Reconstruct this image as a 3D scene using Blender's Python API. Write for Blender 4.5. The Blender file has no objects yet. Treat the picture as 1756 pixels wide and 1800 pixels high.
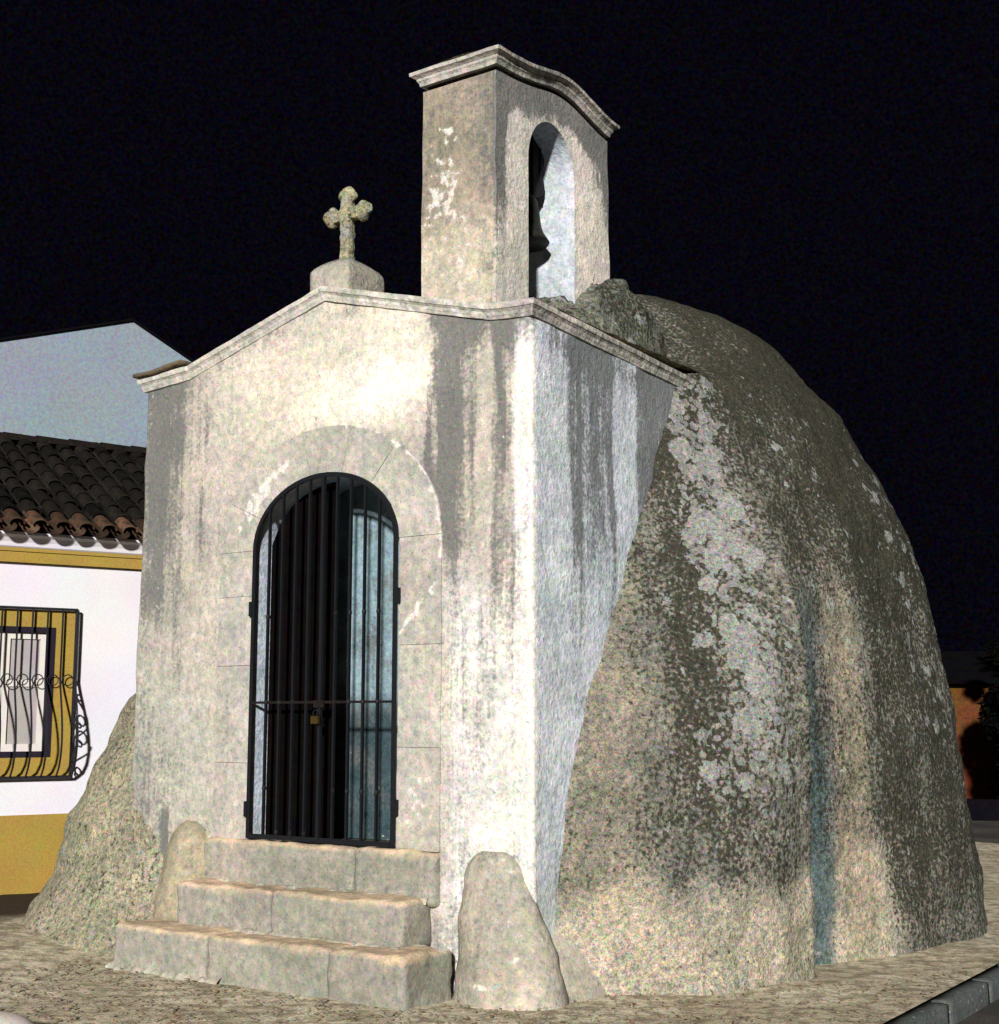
import bpy, bmesh, math, random
import numpy as np
from mathutils import Vector, noise as mn
random.seed(7); np.random.seed(7)
R = math.radians
PI = math.pi
sc = bpy.context.scene
C = sc.collection

# ------------------------------------------------------------------ camera, sky, sun, exposure
cam_d = bpy.data.cameras.new('camera')
cam = bpy.data.objects.new('camera', cam_d)
C.objects.link(cam)
cam.location = (0, 0, 1.6)
cam.rotation_euler = (R(90 + 8.405), 0, 0)
cam_d.sensor_fit = 'HORIZONTAL'
cam_d.sensor_width = 36.0
cam_d.lens = 36.0 * 2450 / 1756
cam_d.clip_end = 2000
sc.camera = cam

world = bpy.data.worlds.new('World')
sc.world = world
world.use_nodes = True
wt = world.node_tree
bg = wt.nodes['Background']
tc = wt.nodes.new('ShaderNodeTexCoord')
wn = wt.nodes.new('ShaderNodeTexNoise'); wn.inputs['Scale'].default_value = 420; wn.inputs['Detail'].default_value = 2
wt.links.new(tc.outputs['Generated'], wn.inputs['Vector'])
wm = wt.nodes.new('ShaderNodeMix'); wm.data_type = 'RGBA'; wm.blend_type = 'MULTIPLY'
wm.inputs['Factor'].default_value = 1.0
wr = wt.nodes.new('ShaderNodeMapRange'); wr.data_type = 'FLOAT_VECTOR'
wr.inputs[7].default_value = (.32, .32, .32); wr.inputs[8].default_value = (.72, .72, .72)
wr.inputs[9].default_value = (0, 0, 0); wr.inputs[10].default_value = (2, 2, 2)
wt.links.new(wn.outputs['Color'], wr.inputs[6])
wt.links.new(wr.outputs[1], wm.inputs[6])
wm.inputs[7].default_value = (.0017, .0014, .0034, 1)
wt.links.new(wm.outputs[2], bg.inputs['Color'])
bg.inputs['Strength'].default_value = 1.0

AZ, EL = 7.0, 18.0                     # the lamp stands behind the photographer, a little to the left
sun_d = bpy.data.lights.new('sun', 'SUN')
sun_d.energy = 4.4
sun_d.angle = R(3.0)
sun_d.color = (1.0, .965, .925)
sun = bpy.data.objects.new('sun', sun_d)
C.objects.link(sun)
travel = Vector((math.sin(R(AZ)) * math.cos(R(EL)), math.cos(R(AZ)) * math.cos(R(EL)), -math.sin(R(EL))))
sun.rotation_euler = travel.to_track_quat('-Z', 'Y').to_euler()
sun.location = (-3, -10, 9)

vs = sc.view_settings
vs.view_transform = 'Standard'; vs.look = 'None'; vs.exposure = 0.55; vs.gamma = 1.0
vs.use_curve_mapping = False
sc.cycles.max_bounces = 6

# ------------------------------------------------------------------ helpers
def ss(a, b, x):
    t = np.clip((np.asarray(x, float) - a) / (b - a), 0, 1)
    return t * t * (3 - 2 * t)

def nz(P, s, seed=0.0):
    """scalar noise per row of P (n,3)"""
    P = np.asarray(P, float) * s + seed
    return np.array([mn.noise(Vector(p)) for p in P])

def fr(P, s, octv=4, seed=0.0):
    P = np.asarray(P, float) * s + seed
    return np.array([mn.fractal(Vector(p), .6, 2.1, octv) for p in P])

def mesh_obj(name, V, F, mat, parent=None, attrs=None, smooth=False, loc=None, rot=None):
    me = bpy.data.meshes.new(name)
    me.from_pydata([tuple(map(float, v)) for v in V], [], [tuple(map(int, f)) for f in F])
    if attrs:
        for k, a in attrs.items():
            a = np.asarray(a, float)
            if a.ndim == 2:
                at = me.attributes.new(k, 'FLOAT_COLOR', 'POINT')
                at.data.foreach_set('color', np.c_[a, np.ones(len(a))].astype(np.float32).ravel())
            else:
                at = me.attributes.new(k, 'FLOAT', 'POINT')
                at.data.foreach_set('value', a.astype(np.float32))
    if smooth:
        me.polygons.foreach_set('use_smooth', [True] * len(me.polygons))
    me.materials.append(mat)
    me.update()
    o = bpy.data.objects.new(name, me)
    C.objects.link(o)
    if parent is not None: o.parent = parent
    if loc: o.location = loc
    if rot: o.rotation_euler = rot
    return o

def empty(name, label, cat, loc=(0, 0, 0), rz=0, group=None):
    o = bpy.data.objects.new(name, None)
    o.empty_display_size = .3
    C.objects.link(o)
    o.location = loc; o.rotation_euler = (0, 0, rz)
    o['label'] = label; o['category'] = cat
    if group: o['group'] = group
    return o

def tag(o, label, cat, group=None):
    o['label'] = label; o['category'] = cat
    if group: o['group'] = group
    return o

def grid_faces(nr, nc, keep=None, close=False):
    F = []
    w = nc if close else nc - 1
    for i in range(nr - 1):
        for j in range(w):
            k = (j + 1) % nc
            if keep is None or keep(i, j):
                F.append((i * nc + j, i * nc + k, (i + 1) * nc + k, (i + 1) * nc + j))
    return F

def box(x0, x1, y0, y1, z0, z1):
    V = [(x, y, z) for z in (z0, z1) for y in (y0, y1) for x in (x0, x1)]
    F = [(0, 2, 3, 1), (4, 5, 7, 6), (0, 1, 5, 4), (2, 6, 7, 3), (0, 4, 6, 2), (1, 3, 7, 5)]
    return V, F

class MB:
    def __init__(s): s.V = []; s.F = []
    def add(s, V, F):
        n = len(s.V); s.V += [tuple(v) for v in V]; s.F += [tuple(i + n for i in f) for f in F]; return s
    def box(s, *a): return s.add(*box(*a))
    def tube(s, pts, r, n=6, cap=True):
        pts = [Vector(p) for p in pts]; V = []; F = []
        rs = r if hasattr(r, '__len__') else [r] * len(pts)
        up = Vector((0, 0, 1))
        prev = None
        for i, p in enumerate(pts):
            d = (pts[min(i + 1, len(pts) - 1)] - pts[max(i - 1, 0)]).normalized()
            if prev is None:
                a = d.cross(up)
                if a.length < .1: a = d.cross(Vector((1, 0, 0)))
                a.normalize()
            else:
                a = (prev - d * prev.dot(d)).normalized()
            prev = a
            b = d.cross(a)
            for k in range(n):
                t = 2 * PI * k / n + PI / n
                V.append(p + (a * math.cos(t) + b * math.sin(t)) * rs[i])
        for i in range(len(pts) - 1):
            for k in range(n):
                F.append((i * n + k, i * n + (k + 1) % n, (i + 1) * n + (k + 1) % n, (i + 1) * n + k))
        if cap:
            F.append(tuple(range(n))[::-1]); F.append(tuple((len(pts) - 1) * n + k for k in range(n)))
        return s.add(V, F)
    def ring(s, c, r, w, ax=1, n=20, m=5):
        V = []; F = []
        for i in range(n):
            t = 2 * PI * i / n
            for k in range(m):
                q = 2 * PI * k / m
                rr = r + w * math.cos(q); h = w * math.sin(q)
                p = [rr * math.cos(t), rr * math.sin(t)]
                p.insert(ax, h)
                V.append((c[0] + p[0], c[1] + p[1], c[2] + p[2]))
        for i in range(n):
            for k in range(m):
                F.append((i * m + k, ((i + 1) % n) * m + k, ((i + 1) % n) * m + (k + 1) % m, i * m + (k + 1) % m))
        return s.add(V, F)
    def lathe(s, prof, c=(0, 0, 0), n=24):
        V = []; F = []
        for r, z in prof:
            for k in range(n):
                t = 2 * PI * k / n
                V.append((c[0] + r * math.cos(t), c[1] + r * math.sin(t), c[2] + z))
        for i in range(len(prof) - 1):
            for k in range(n):
                F.append((i * n + k, i * n + (k + 1) % n, (i + 1) * n + (k + 1) % n, (i + 1) * n + k))
        F.append(tuple(range(n))[::-1]); F.append(tuple((len(prof) - 1) * n + k for k in range(n)))
        return s.add(V, F)
    def obj(s, name, mat, parent=None, smooth=False, **k):
        return mesh_obj(name, s.V, s.F, mat, parent, smooth=smooth, **k)

def rough_box(x0, x1, y0, y1, z0, z1, seg=.05, amp=.008, rnd=.03, seed=0.):
    """subdivided box with worn, rounded edges; one closed sheet"""
    nx = max(2, int((x1 - x0) / seg)); ny = max(2, int((y1 - y0) / seg)); nzz = max(2, int((z1 - z0) / seg))
    idx = {}; V = []; F = []
    def vid(i, j, k):
        if (i, j, k) not in idx:
            idx[(i, j, k)] = len(V)
            V.append((x0 + (x1 - x0) * i / nx, y0 + (y1 - y0) * j / ny, z0 + (z1 - z0) * k / nzz))
        return idx[(i, j, k)]
    for i in range(nx):
        for j in range(ny):
            F.append((vid(i, j, 0), vid(i, j + 1, 0), vid(i + 1, j + 1, 0), vid(i + 1, j, 0)))
            F.append((vid(i, j, nzz), vid(i + 1, j, nzz), vid(i + 1, j + 1, nzz), vid(i, j + 1, nzz)))
    for i in range(nx):
        for k in range(nzz):
            F.append((vid(i, 0, k), vid(i + 1, 0, k), vid(i + 1, 0, k + 1), vid(i, 0, k + 1)))
            F.append((vid(i, ny, k), vid(i, ny, k + 1), vid(i + 1, ny, k + 1), vid(i + 1, ny, k)))
    for j in range(ny):
        for k in range(nzz):
            F.append((vid(0, j, k), vid(0, j, k + 1), vid(0, j + 1, k + 1), vid(0, j + 1, k)))
            F.append((vid(nx, j, k), vid(nx, j + 1, k), vid(nx, j + 1, k + 1), vid(nx, j, k + 1)))
    V = np.array(V)
    lo = np.array([x0, y0, z0]) + rnd; hi = np.array([x1, y1, z1]) - rnd
    c = np.clip(V, lo, hi); d = V - c
    L = np.linalg.norm(d, axis=1); L[L == 0] = 1
    mx = np.abs(d).max(axis=1)
    V = c + d / L[:, None] * mx[:, None]
    n1 = np.c_[nz(V, 5, seed), nz(V, 5, seed + 9), nz(V, 5, seed + 17)] + .5 * np.c_[nz(V, 16, seed), nz(V, 16, seed + 5), nz(V, 16, seed + 11)]
    return V + n1 * amp, F

# ------------------------------------------------------------------ materials
class NT:
    def __init__(s, name):
        s.m = bpy.data.materials.new(name); s.m.use_nodes = True
        s.t = s.m.node_tree; s.b = s.t.nodes['Principled BSDF']
        s.b.inputs['Specular IOR Level'].default_value = .1
    def n(s, kind, **kw):
        nd = s.t.nodes.new('ShaderNode' + kind)
        for k, v in kw.items(): setattr(nd, k, v)
        return nd
    def l(s, a, b): s.t.links.new(a, b)
    def obj(s):
        return s.n('TexCoord').outputs['Object']
    def noise(s, scale, detail=3, vec=None, stretch=None, rough=.55):
        nd = s.n('TexNoise'); nd.inputs['Scale'].default_value = scale; nd.inputs['Detail'].default_value = detail
        nd.inputs['Roughness'].default_value = rough
        v = vec or s.obj()
        if stretch:
            mp = s.n('Mapping'); mp.inputs['Scale'].default_value = stretch; s.l(v, mp.inputs['Vector']); v = mp.outputs[0]
        s.l(v, nd.inputs['Vector'])
        return nd
    def math(s, op, a, b=None, c=None, clamp=False):
        nd = s.n('Math', operation=op, use_clamp=clamp)
        for i, x in enumerate((a, b, c)):
            if x is None: continue
            if isinstance(x, (int, float)): nd.inputs[i].default_value = x
            else: s.l(x, nd.inputs[i])
        return nd.outputs[0]
    def rng(s, x, a, b, c=0., d=1., smooth=True):
        nd = s.n('MapRange', interpolation_type='SMOOTHSTEP' if smooth else 'LINEAR')
        s.l(x, nd.inputs[0])
        for i, v in enumerate((a, b, c, d)): nd.inputs[i + 1].default_value = v
        return nd.outputs[0]
    def mix(s, f, a, b, mode='MIX'):
        nd = s.n('Mix', data_type='RGBA', blend_type=mode)
        if isinstance(f, (int, float)): nd.inputs[0].default_value = f
        else: s.l(f, nd.inputs[0])
        for i, x in ((6, a), (7, b)):
            if isinstance(x, tuple): nd.inputs[i].default_value = (*x, 1) if len(x) == 3 else x
            else: s.l(x, nd.inputs[i])
        return nd.outputs[2]
    def attr(s, name):
        return s.n('Attribute', attribute_name=name)
    def scale_col(s, col, lo, hi, nd_color, a=.3, b=.7):
        """multiply a colour by chromatic noise remapped to lo..hi"""
        mr = s.n('MapRange', data_type='FLOAT_VECTOR')
        s.l(nd_color, mr.inputs[6])
        mr.inputs[7].default_value = (a,) * 3; mr.inputs[8].default_value = (b,) * 3
        mr.inputs[9].default_value = (lo,) * 3; mr.inputs[10].default_value = (hi,) * 3
        return s.mix(1., col, mr.outputs[1], 'MULTIPLY')
    def scale_lum(s, col, lo, hi, fac, a=.3, b=.7):
        return s.mix(1., col, s.n_comb(s.rng(fac, a, b, lo, hi, False)), 'MULTIPLY')
    def bump(s, h, st=.5, dist=.01, prev=None):
        nd = s.n('Bump'); nd.inputs['Strength'].default_value = st; nd.inputs['Distance'].default_value = dist
        s.l(h, nd.inputs['Height'])
        if prev: s.l(prev, nd.inputs['Normal'])
        return nd.outputs[0]
    def done(s, col, rough=.9, nrm=None, metal=0.):
        if isinstance(col, tuple): s.b.inputs['Base Color'].default_value = (*col, 1)
        else: s.l(col, s.b.inputs['Base Color'])
        s.b.inputs['Roughness'].default_value = rough
        s.b.inputs['Metallic'].default_value = metal
        if nrm: s.l(nrm, s.b.inputs['Normal'])
        return s.m

def masonry(name, grime=(.105, .110, .108), white=(.60, .58, .54), lich=(.33, .33, .31), grain=.17, bump=.012, base=None, voro=13., speck=.10, gfine=1.1, gmax=.85):
    t = NT(name)
    col = t.attr('col').outputs['Color'] if base is None else None
    if base is not None:
        col = t.mix(1., base, (1, 1, 1), 'MULTIPLY')
    ln = t.noise(2.3, 4)
    col = t.scale_lum(col, .80, 1.2, ln.outputs['Fac'])
    col = t.scale_col(col, .96, 1.04, ln.outputs['Color'])
    mid = t.noise(16, 4)
    col = t.scale_lum(col, .80, 1.2, mid.outputs['Fac'])
    col = t.scale_col(col, .96, 1.04, mid.outputs['Color'])
    # rain streaks and soot
    st = t.noise(1., 5, stretch=(20, 20, .55), rough=.7)
    fine = t.noise(38, 3)
    gsum = t.math('ADD', t.attr('grime').outputs['Fac'], t.math('MULTIPLY', t.math('SUBTRACT', st.outputs['Fac'], .5), 1.1))
    gsum = t.math('ADD', gsum, t.math('MULTIPLY', t.math('SUBTRACT', fine.outputs['Fac'], .5), gfine))
    gm = t.noise(6.5, 5, rough=.7)
    gsum = t.math('ADD', gsum, t.math('MULTIPLY', t.math('SUBTRACT', gm.outputs['Fac'], .5), 1.0))
    g = t.rng(gsum, .15, .85, 0, gmax)
    col = t.mix(g, col, grime)
    # whitewash remnants
    wsum = t.math('ADD', t.attr('white').outputs['Fac'], t.math('MULTIPLY', t.math('SUBTRACT', mid.outputs['Fac'], .5), 1.6))
    w = t.rng(wsum, .5, .68, 0, .9)
    col = t.mix(w, col, white)
    # lichen rosettes
    warp = t.noise(9, 3)
    wv = t.n('VectorMath', operation='MULTIPLY_ADD'); t.l(warp.outputs['Color'], wv.inputs[0]); wv.inputs[1].default_value = (.07, .07, .07); t.l(t.obj(), wv.inputs[2])
    def ros(sc_, lo, hi):
        v = t.n('TexVoronoi', feature='SMOOTH_F1'); v.inputs['Scale'].default_value = sc_; v.inputs['Smoothness'].default_value = .25
        t.l(wv.outputs[0], v.inputs['Vector'])
        sepc = t.n('SeparateColor'); t.l(v.outputs['Color'], sepc.inputs[0])
        r = t.math('MULTIPLY', t.attr('lichen').outputs['Fac'], t.math('ADD', t.math('MULTIPLY', sepc.outputs[0], 1.0), .30))
        r = t.math('ADD', r, t.math('MULTIPLY', t.math('SUBTRACT', warp.outputs['Fac'], .5), .5))
        return t.rng(t.math('SUBTRACT', t.math('ADD', v.outputs['Distance'], t.math('MULTIPLY', t.math('SUBTRACT', fine.outputs['Fac'], .5), .7)), r), lo, hi, 1, 0)
    l1 = ros(voro, -.08, .06)
    l2 = ros(voro * 3.1, -.10, .02)
    lm = t.math('MAXIMUM', l1, t.math('MULTIPLY', l2, .75))
    lc = t.scale_col(t.mix(0., lich, lich), .8, 1.2, fine.outputs['Color'])
    col = t.mix(t.math('MULTIPLY', lm, .88), col, lc)
    if speck:
        sp = t.noise(30, 6, rough=.8)
        col = t.scale_lum(col, 1 - speck, 1 + speck * .9, sp.outputs['Fac'], .36, .64)
        col = t.scale_col(col, .85, 1.15, sp.outputs['Color'], .36, .64)
    # sandy grain of the render
    g1 = t.noise(115, 2, rough=.7)
    col = t.scale_col(col, 1 - grain, 1 + grain, g1.outputs['Color'], .34, .66)
    g2 = t.noise(60, 2)
    pits = t.rng(g2.outputs['Fac'], .26, .40, .68, 1.)
    col = t.mix(1., col, t.n_comb(pits), 'MULTIPLY')
    nb = t.bump(mid.outputs['Fac'], .5, bump * 1.6)
    nb = t.bump(fine.outputs['Fac'], .55, bump, nb)
    nb = t.bump(g1.outputs['Fac'], .5, bump * .35, nb)
    nb = t.bump(lm, .4, .004, nb)
    return t.done(col, .93, nb)
def n_comb(s, v):
    nd = s.n('CombineXYZ')
    for i in range(3): s.l(v, nd.inputs[i])
    return nd.outputs[0]
NT.n_comb = n_comb

def simple(name, col, rough=.8, metal=0., var=.15, scale=12, grain=.12, gscale=90, bump=.003, spec=None):
    t = NT(name)
    c = t.mix(0., col, col)
    c = t.scale_col(c, 1 - var, 1 + var, t.noise(scale, 4).outputs['Color'])
    g = t.noise(gscale, 2, rough=.7)
    c = t.scale_col(c, 1 - grain, 1 + grain, g.outputs['Color'], .34, .66)
    if spec is not None: t.b.inputs['Specular IOR Level'].default_value = spec
    return t.done(c, rough, t.bump(g.outputs['Fac'], .4, bump), metal)

def emitless_rand(name, col, rough=.85, lo=.5, hi=1.5, var=.3, scale=14, moss=None):
    """per-object brightness so that alike pieces differ"""
    t = NT(name)
    oi = t.n('ObjectInfo')
    k = t.rng(oi.outputs['Random'], 0, 1, lo, hi, False)
    c = t.mix(1., col, t.n_comb(k), 'MULTIPLY')
    nn = t.noise(scale, 4)
    c = t.scale_col(c, 1 - var, 1 + var, nn.outputs['Color'])
    if moss:
        c = t.mix(t.rng(t.noise(scale * .6, 4).outputs['Fac'], .5, .62, 0, .8), c, moss)
    g = t.noise(90, 2)
    c = t.scale_col(c, .8, 1.2, g.outputs['Color'], .34, .66)
    return t.done(c, rough, t.bump(nn.outputs['Fac'], .5, .006))

M = {}
M['plaster'] = masonry('old_plaster')
M['dome'] = masonry('dome_render', grime=(.030, .029, .019), lich=(.24, .24, .225), grain=.5, bump=.024, voro=5.6, speck=.45, gfine=3.0, gmax=.92)
M['stone'] = masonry('worn_limestone', grime=(.10, .10, .09), grain=.17, bump=.008)
M['iron'] = simple('black_iron', (.004, .005, .007), .6, 0, .3, 30, .3, spec=.25)
M['rust'] = simple('rusty_iron', (.010, .008, .008), .8, 0, .4, 40, .3)
M['wood'] = simple('dark_door_wood', (.0035, .0028, .0028), .9, 0, .4, 10, .3, spec=0.)
M['headstock'] = simple('tarred_wood', (.018, .018, .02), .85, 0, .3, 20, .3)
M['bronze'] = simple('bell_bronze', (.020, .019, .018), .6, .4, .4, 18, .25)
M['brass'] = simple('brass', (.75, .5, .16), .3, 1., .1, 30, .1, spec=.5)
M['housewhite'] = simple('white_limewash', (.61, .595, .64), .9, 0, .07, 1.1, .09, 70)
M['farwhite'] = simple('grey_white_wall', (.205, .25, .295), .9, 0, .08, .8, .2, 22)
M['ochre'] = simple('ochre_paint', (.30, .205, .045), .85, 0, .08, 3, .18, 60)
M['wiron'] = simple('window_iron', (.012, .012, .018), .5, .2, .2, 20, .2, spec=.4)
M['wframe'] = simple('dark_window_frame', (.016, .012, .02), .6, 0, .2, 20, .2)
M['wsash'] = simple('white_sash_paint', (.58, .55, .52), .6, 0, .06, 8, .08)
M['wpane'] = simple('pane_with_blind', (.34, .31, .31), .35, 0, .08, 5, .1, spec=.5)
M['tile'] = emitless_rand('old_clay_tile', (.0048, .0036, .003), .95, .3, 2.4, .5, 18, moss=(.0045, .005, .0035))
M['eavetile'] = emitless_rand('eave_clay_tile', (.06, .032, .02), .9, .3, 1.6, .4, 18, moss=(.015, .016, .01))
M['orange'] = simple('terracotta_wall', (.085, .028, .009), .9, 0, .45, .9, .35, 14)
M['darkroof'] = simple('dark_roof', (.004, .004, .005), 1., 0, .3, 3, .2, 20, spec=0.)
M['whitestone'] = simple('white_painted_rock', (.55, .50, .44), .85, 0, .1, 6, .18, 60)
M['leaf'] = simple('night_leaves', (.0028, .0032, .0025), 1., 0, .4, 3, .2, spec=0.)
M['bark'] = simple('bark', (.012, .010, .008), .95, 0, .4, 3, .2)
M['pebble'] = emitless_rand('pebble', (.32, .28, .2), .9, .4, 1.7, .2, 20)
M['litter'] = emitless_rand('dry_leaf', (.24, .16, .09), .9, .4, 1.5, .3, 30)

def attrs_for(V, col, grime=0., white=0., lichen=0.):
    n = len(V)
    f = lambda a: np.full(n, float(a)) if np.isscalar(a) else np.asarray(a, float)
    c = np.tile(np.array(col, float), (n, 1)) if np.ndim(col) == 1 else np.asarray(col, float)
    return {'col': c, 'grime': f(grime), 'white': f(white), 'lichen': f(lichen)}

# ------------------------------------------------------------------ the chapel's frame: origin at the front right corner, x along the facade, y into depth
YAW = R(34.5)
O = Vector((.19, 8.2, 0))
ch = empty('chapel', 'small old domed wayside chapel of stained lime plaster with a bell gable and stone steps', 'chapel', O, -YAW)
EX = Vector((math.cos(YAW), -math.sin(YAW), 0)); EY = Vector((math.sin(YAW), math.cos(YAW), 0))
def wpt(x, y, z=0.): return O + EX * x + EY * y + Vector((0, 0, z))

# ------------------------------------------------------------------ ground, road, kerb
def ground_mat():
    t = NT('trodden_earth')
    n1 = t.noise(1.1, 5); n2 = t.noise(9, 5); n3 = t.noise(70, 3, rough=.7)
    c = t.mix(t.rng(n1.outputs['Fac'], .38, .62), (.66, .60, .45), (.52, .45, .32))
    n5 = t.noise(4.2, 6, rough=.75)
    c = t.mix(t.rng(n2.outputs['Fac'], .46, .62, 0, .75), c, (.26, .205, .14))
    c = t.mix(t.rng(n5.outputs['Fac'], .48, .64, 0, .55), c, (.20, .165, .125))
    n6 = t.noise(26, 5, rough=.75)
    c = t.scale_lum(c, .75, 1.2, n6.outputs['Fac'], .36, .64)
    c = t.mix(t.rng(t.noise(3.1, 4).outputs['Fac'], .55, .7, 0, .5), c, (.22, .22, .11))
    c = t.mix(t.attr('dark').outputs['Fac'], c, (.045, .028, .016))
    c = t.scale_col(c, .6, 1.4, n3.outputs['Color'], .34, .66)
    nb = t.bump(n2.outputs['Fac'], .6, .03)
    nb = t.bump(n3.outputs['Fac'], .7, .012, nb)
    return t.done(c, .96, nb)
def road_mat():
    t = NT('worn_asphalt')
    n1 = t.noise(.8, 4); n3 = t.noise(60, 3, rough=.7)
    c = t.mix(t.rng(n1.outputs['Fac'], .4, .6), (.085, .078, .066), (.05, .047, .045))
    c = t.scale_col(c, .6, 1.4, n3.outputs['Color'], .34, .66)
    return t.done(c, .95, t.bump(n3.outputs['Fac'], .7, .01))
M['earth'] = ground_mat(); M['road'] = road_mat()
KX = 1.93                                # the kerb's line, parallel to the chapel's side
# platform of earth round the chapel
xs = np.concatenate([np.linspace(-7.2, -4.6, 14), np.linspace(-4.5, KX - .13, 110)])
ys = np.concatenate([np.linspace(-9, -2.7, 30), np.linspace(-2.6, 6, 150), np.linspace(6.2, 12, 20)])
X, Y = np.meshgrid(xs, ys)
P = np.c_[X.ravel(), Y.ravel(), np.zeros(X.size)]
zz = .018 * nz(P, 1.7) + .008 * nz(P, 7)
zz += .10 * ss(-3.0, -4.4, P[:, 0]) * ss(-2.2, -.6, P[:, 1]) * (1 - ss(-.6, 2.5, P[:, 1]))
zz *= (1 - ss(KX - .5, KX - .13, P[:, 0]))
zz -= .16 * ss(-6.4, -7.2, P[:, 0]) 
P[:, 2] = zz - .004
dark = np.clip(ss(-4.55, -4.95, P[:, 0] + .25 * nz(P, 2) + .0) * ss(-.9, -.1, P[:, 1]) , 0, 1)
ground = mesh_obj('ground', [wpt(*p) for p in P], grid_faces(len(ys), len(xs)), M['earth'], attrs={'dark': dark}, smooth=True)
ground['kind'] = 'structure'
# road sheet out to the horizon
rr = []; n = 64
for r_ in [0, 2, 4, 6, 8, 11, 14, 18, 24, 34, 60, 150, 400]:
    for k in range(n):
        a = 2 * PI * k / n
        rr.append((r_ * math.cos(a) + 1, r_ * math.sin(a) + 8, -.135))
road = mesh_obj('road', rr, grid_faces(13, n, close=True), M['road'])
road['kind'] = 'structure'
# rear lane that rises a little towards the white house
kerb = MB().box(KX - .128, KX - .012, -9, 12, -.3, -.02).obj('kerb', M['road'], None)
kerb.location = O; kerb.rotation_euler = (0, 0, -YAW); kerb['kind'] = 'structure'
yk = -6.0
i = 0
M['kerb'] = masonry('kerb_stone', grain=.3, bump=.01)
while yk < 11:
    L = random.uniform(.55, .85)
    V, F = rough_box(KX - .12, KX, yk + .006, yk + L - .006, -.2, random.uniform(-.004, .012), .06, .006, .018, i * 3.)
    mesh_obj('kerbstone', V, F, M['kerb'], kerb, attrs_for(V, (.07, .08, .078), .45, 0, .1), True)
    yk += L; i += 1

# ------------------------------------------------------------------ dome with its buttress: radius as a function of bearing and height
ZT = [0, .64, 1.2, 1.54, 1.89, 2.26, 2.7, 3.1, 3.49, 4.08, 4.3, 4.5, 4.72, 4.9, 5.08, 5.25, 5.38]
TOP = [1.93, 1.77, 1.58, 1.34, .98, .42, .06]
RT = {
    -90: [3.0, 3.0, 3.0, 3.0, 3.0, 2.95, 2.75, 2.6, 2.42, 2.15],
    -75: [3.0, 3.0, 3.0, 3.0, 3.0, 2.95, 2.75, 2.6, 2.42, 2.18],
    -68: [3.6, 3.55, 3.45, 3.35, 3.2, 3.05, 2.9, 2.72, 2.52, 2.25],
    -62: [3.74, 3.72, 3.63, 3.5, 3.35, 3.16, 2.97, 2.8, 2.6, 2.36],
    -55: [3.69, 3.66, 3.58, 3.47, 3.34, 3.17, 2.97, 2.79, 2.6, 2.37],
    -48: [3.63, 3.60, 3.50, 3.42, 3.32, 3.17, 2.95, 2.77, 2.59, 2.36],
    -41: [3.47, 3.46, 3.42, 3.38, 3.31, 3.19, 2.97, 2.74, 2.55, 2.30],
    -34.8: [3.29, 3.30, 3.29, 3.28, 3.26, 3.21, 3.06, 2.80, 2.53, 2.24],
    -33.9: [2.93, 2.93, 2.93, 2.93, 2.93, 2.93, 2.88, 2.74, 2.51, 2.23],
    -22: [2.92, 2.90, 2.88, 2.85, 2.82, 2.79, 2.72, 2.60, 2.43, 2.17],
    -8: [2.97, 2.95, 2.92, 2.89, 2.86, 2.80, 2.70, 2.58, 2.42, 2.14],
    10: [3.12, 3.08, 3.01, 2.96, 2.90, 2.81, 2.71, 2.60, 2.44, 2.15],
    90: [3.15, 3.08, 3.01, 2.96, 2.90, 2.81, 2.71, 2.60, 2.44, 2.15],
    170: [3.12, 3.08, 3.01, 2.96, 2.90, 2.81, 2.71, 2.60, 2.44, 2.15],
    228: [3.5, 3.45, 3.35, 3.25, 3.15, 3.0, 2.85, 2.7, 2.5, 2.25],
    255: [3.0, 3.0, 3.0, 3.0, 3.0, 2.95, 2.75, 2.6, 2.42, 2.18],
    270: [3.0, 3.0, 3.0, 3.0, 3.0, 2.95, 2.75, 2.6, 2.42, 2.15],
}
TH = sorted(RT)
zg = np.concatenate([np.linspace(-.15, 4.1, 112), np.linspace(4.13, 5.38, 46)])
tab = np.array([np.interp(zg, ZT, RT[t] + TOP) for t in TH])     # (nθ, nz)
thg = np.concatenate([np.linspace(-90, -34.8, 96), [-34.4], np.linspace(-33.9, 30, 110), np.linspace(32, 268, 110)])
Rg = np.zeros((len(zg), len(thg)))
for i in range(len(TH) - 1):
    m = (thg >= TH[i]) & (thg <= TH[i + 1])
    t = (thg[m] - TH[i]) / (TH[i + 1] - TH[i])
    if not (-34.9 < TH[i] < -34.7): t = .35 * t + .65 * t * t * (3 - 2 * t)
    Rg[:, m] = tab[i][:, None] * (1 - t) + tab[i + 1][:, None] * t
tt, z2 = np.meshgrid(thg, zg)
th = np.radians(tt)
base = np.stack([Rg * np.cos(th), Rg * np.sin(th), z2], -1).reshape(-1, 3)
bz = .045 * fr(base, .9, 3) + .022 * fr(base, 3.1, 3, 4.) + .008 * nz(base, 11, 2.)
amp = (1 - ss(4.9, 5.38, z2).ravel() * .6)
Rr = Rg.ravel() + bz * amp
tr = th.ravel()
DV = np.c_[-1.71 + Rr * np.cos(tr), 3.6 + Rr * np.sin(tr), z2.ravel()]
td = tt.ravel(); zd = z2.ravel()
nA = nz(base, 1.6, 3.) ; nB = nz(base * np.array([1, 1, .35]), 4.0, 7.)
col = np.tile([.158, .154, .130], (len(DV), 1))
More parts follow.
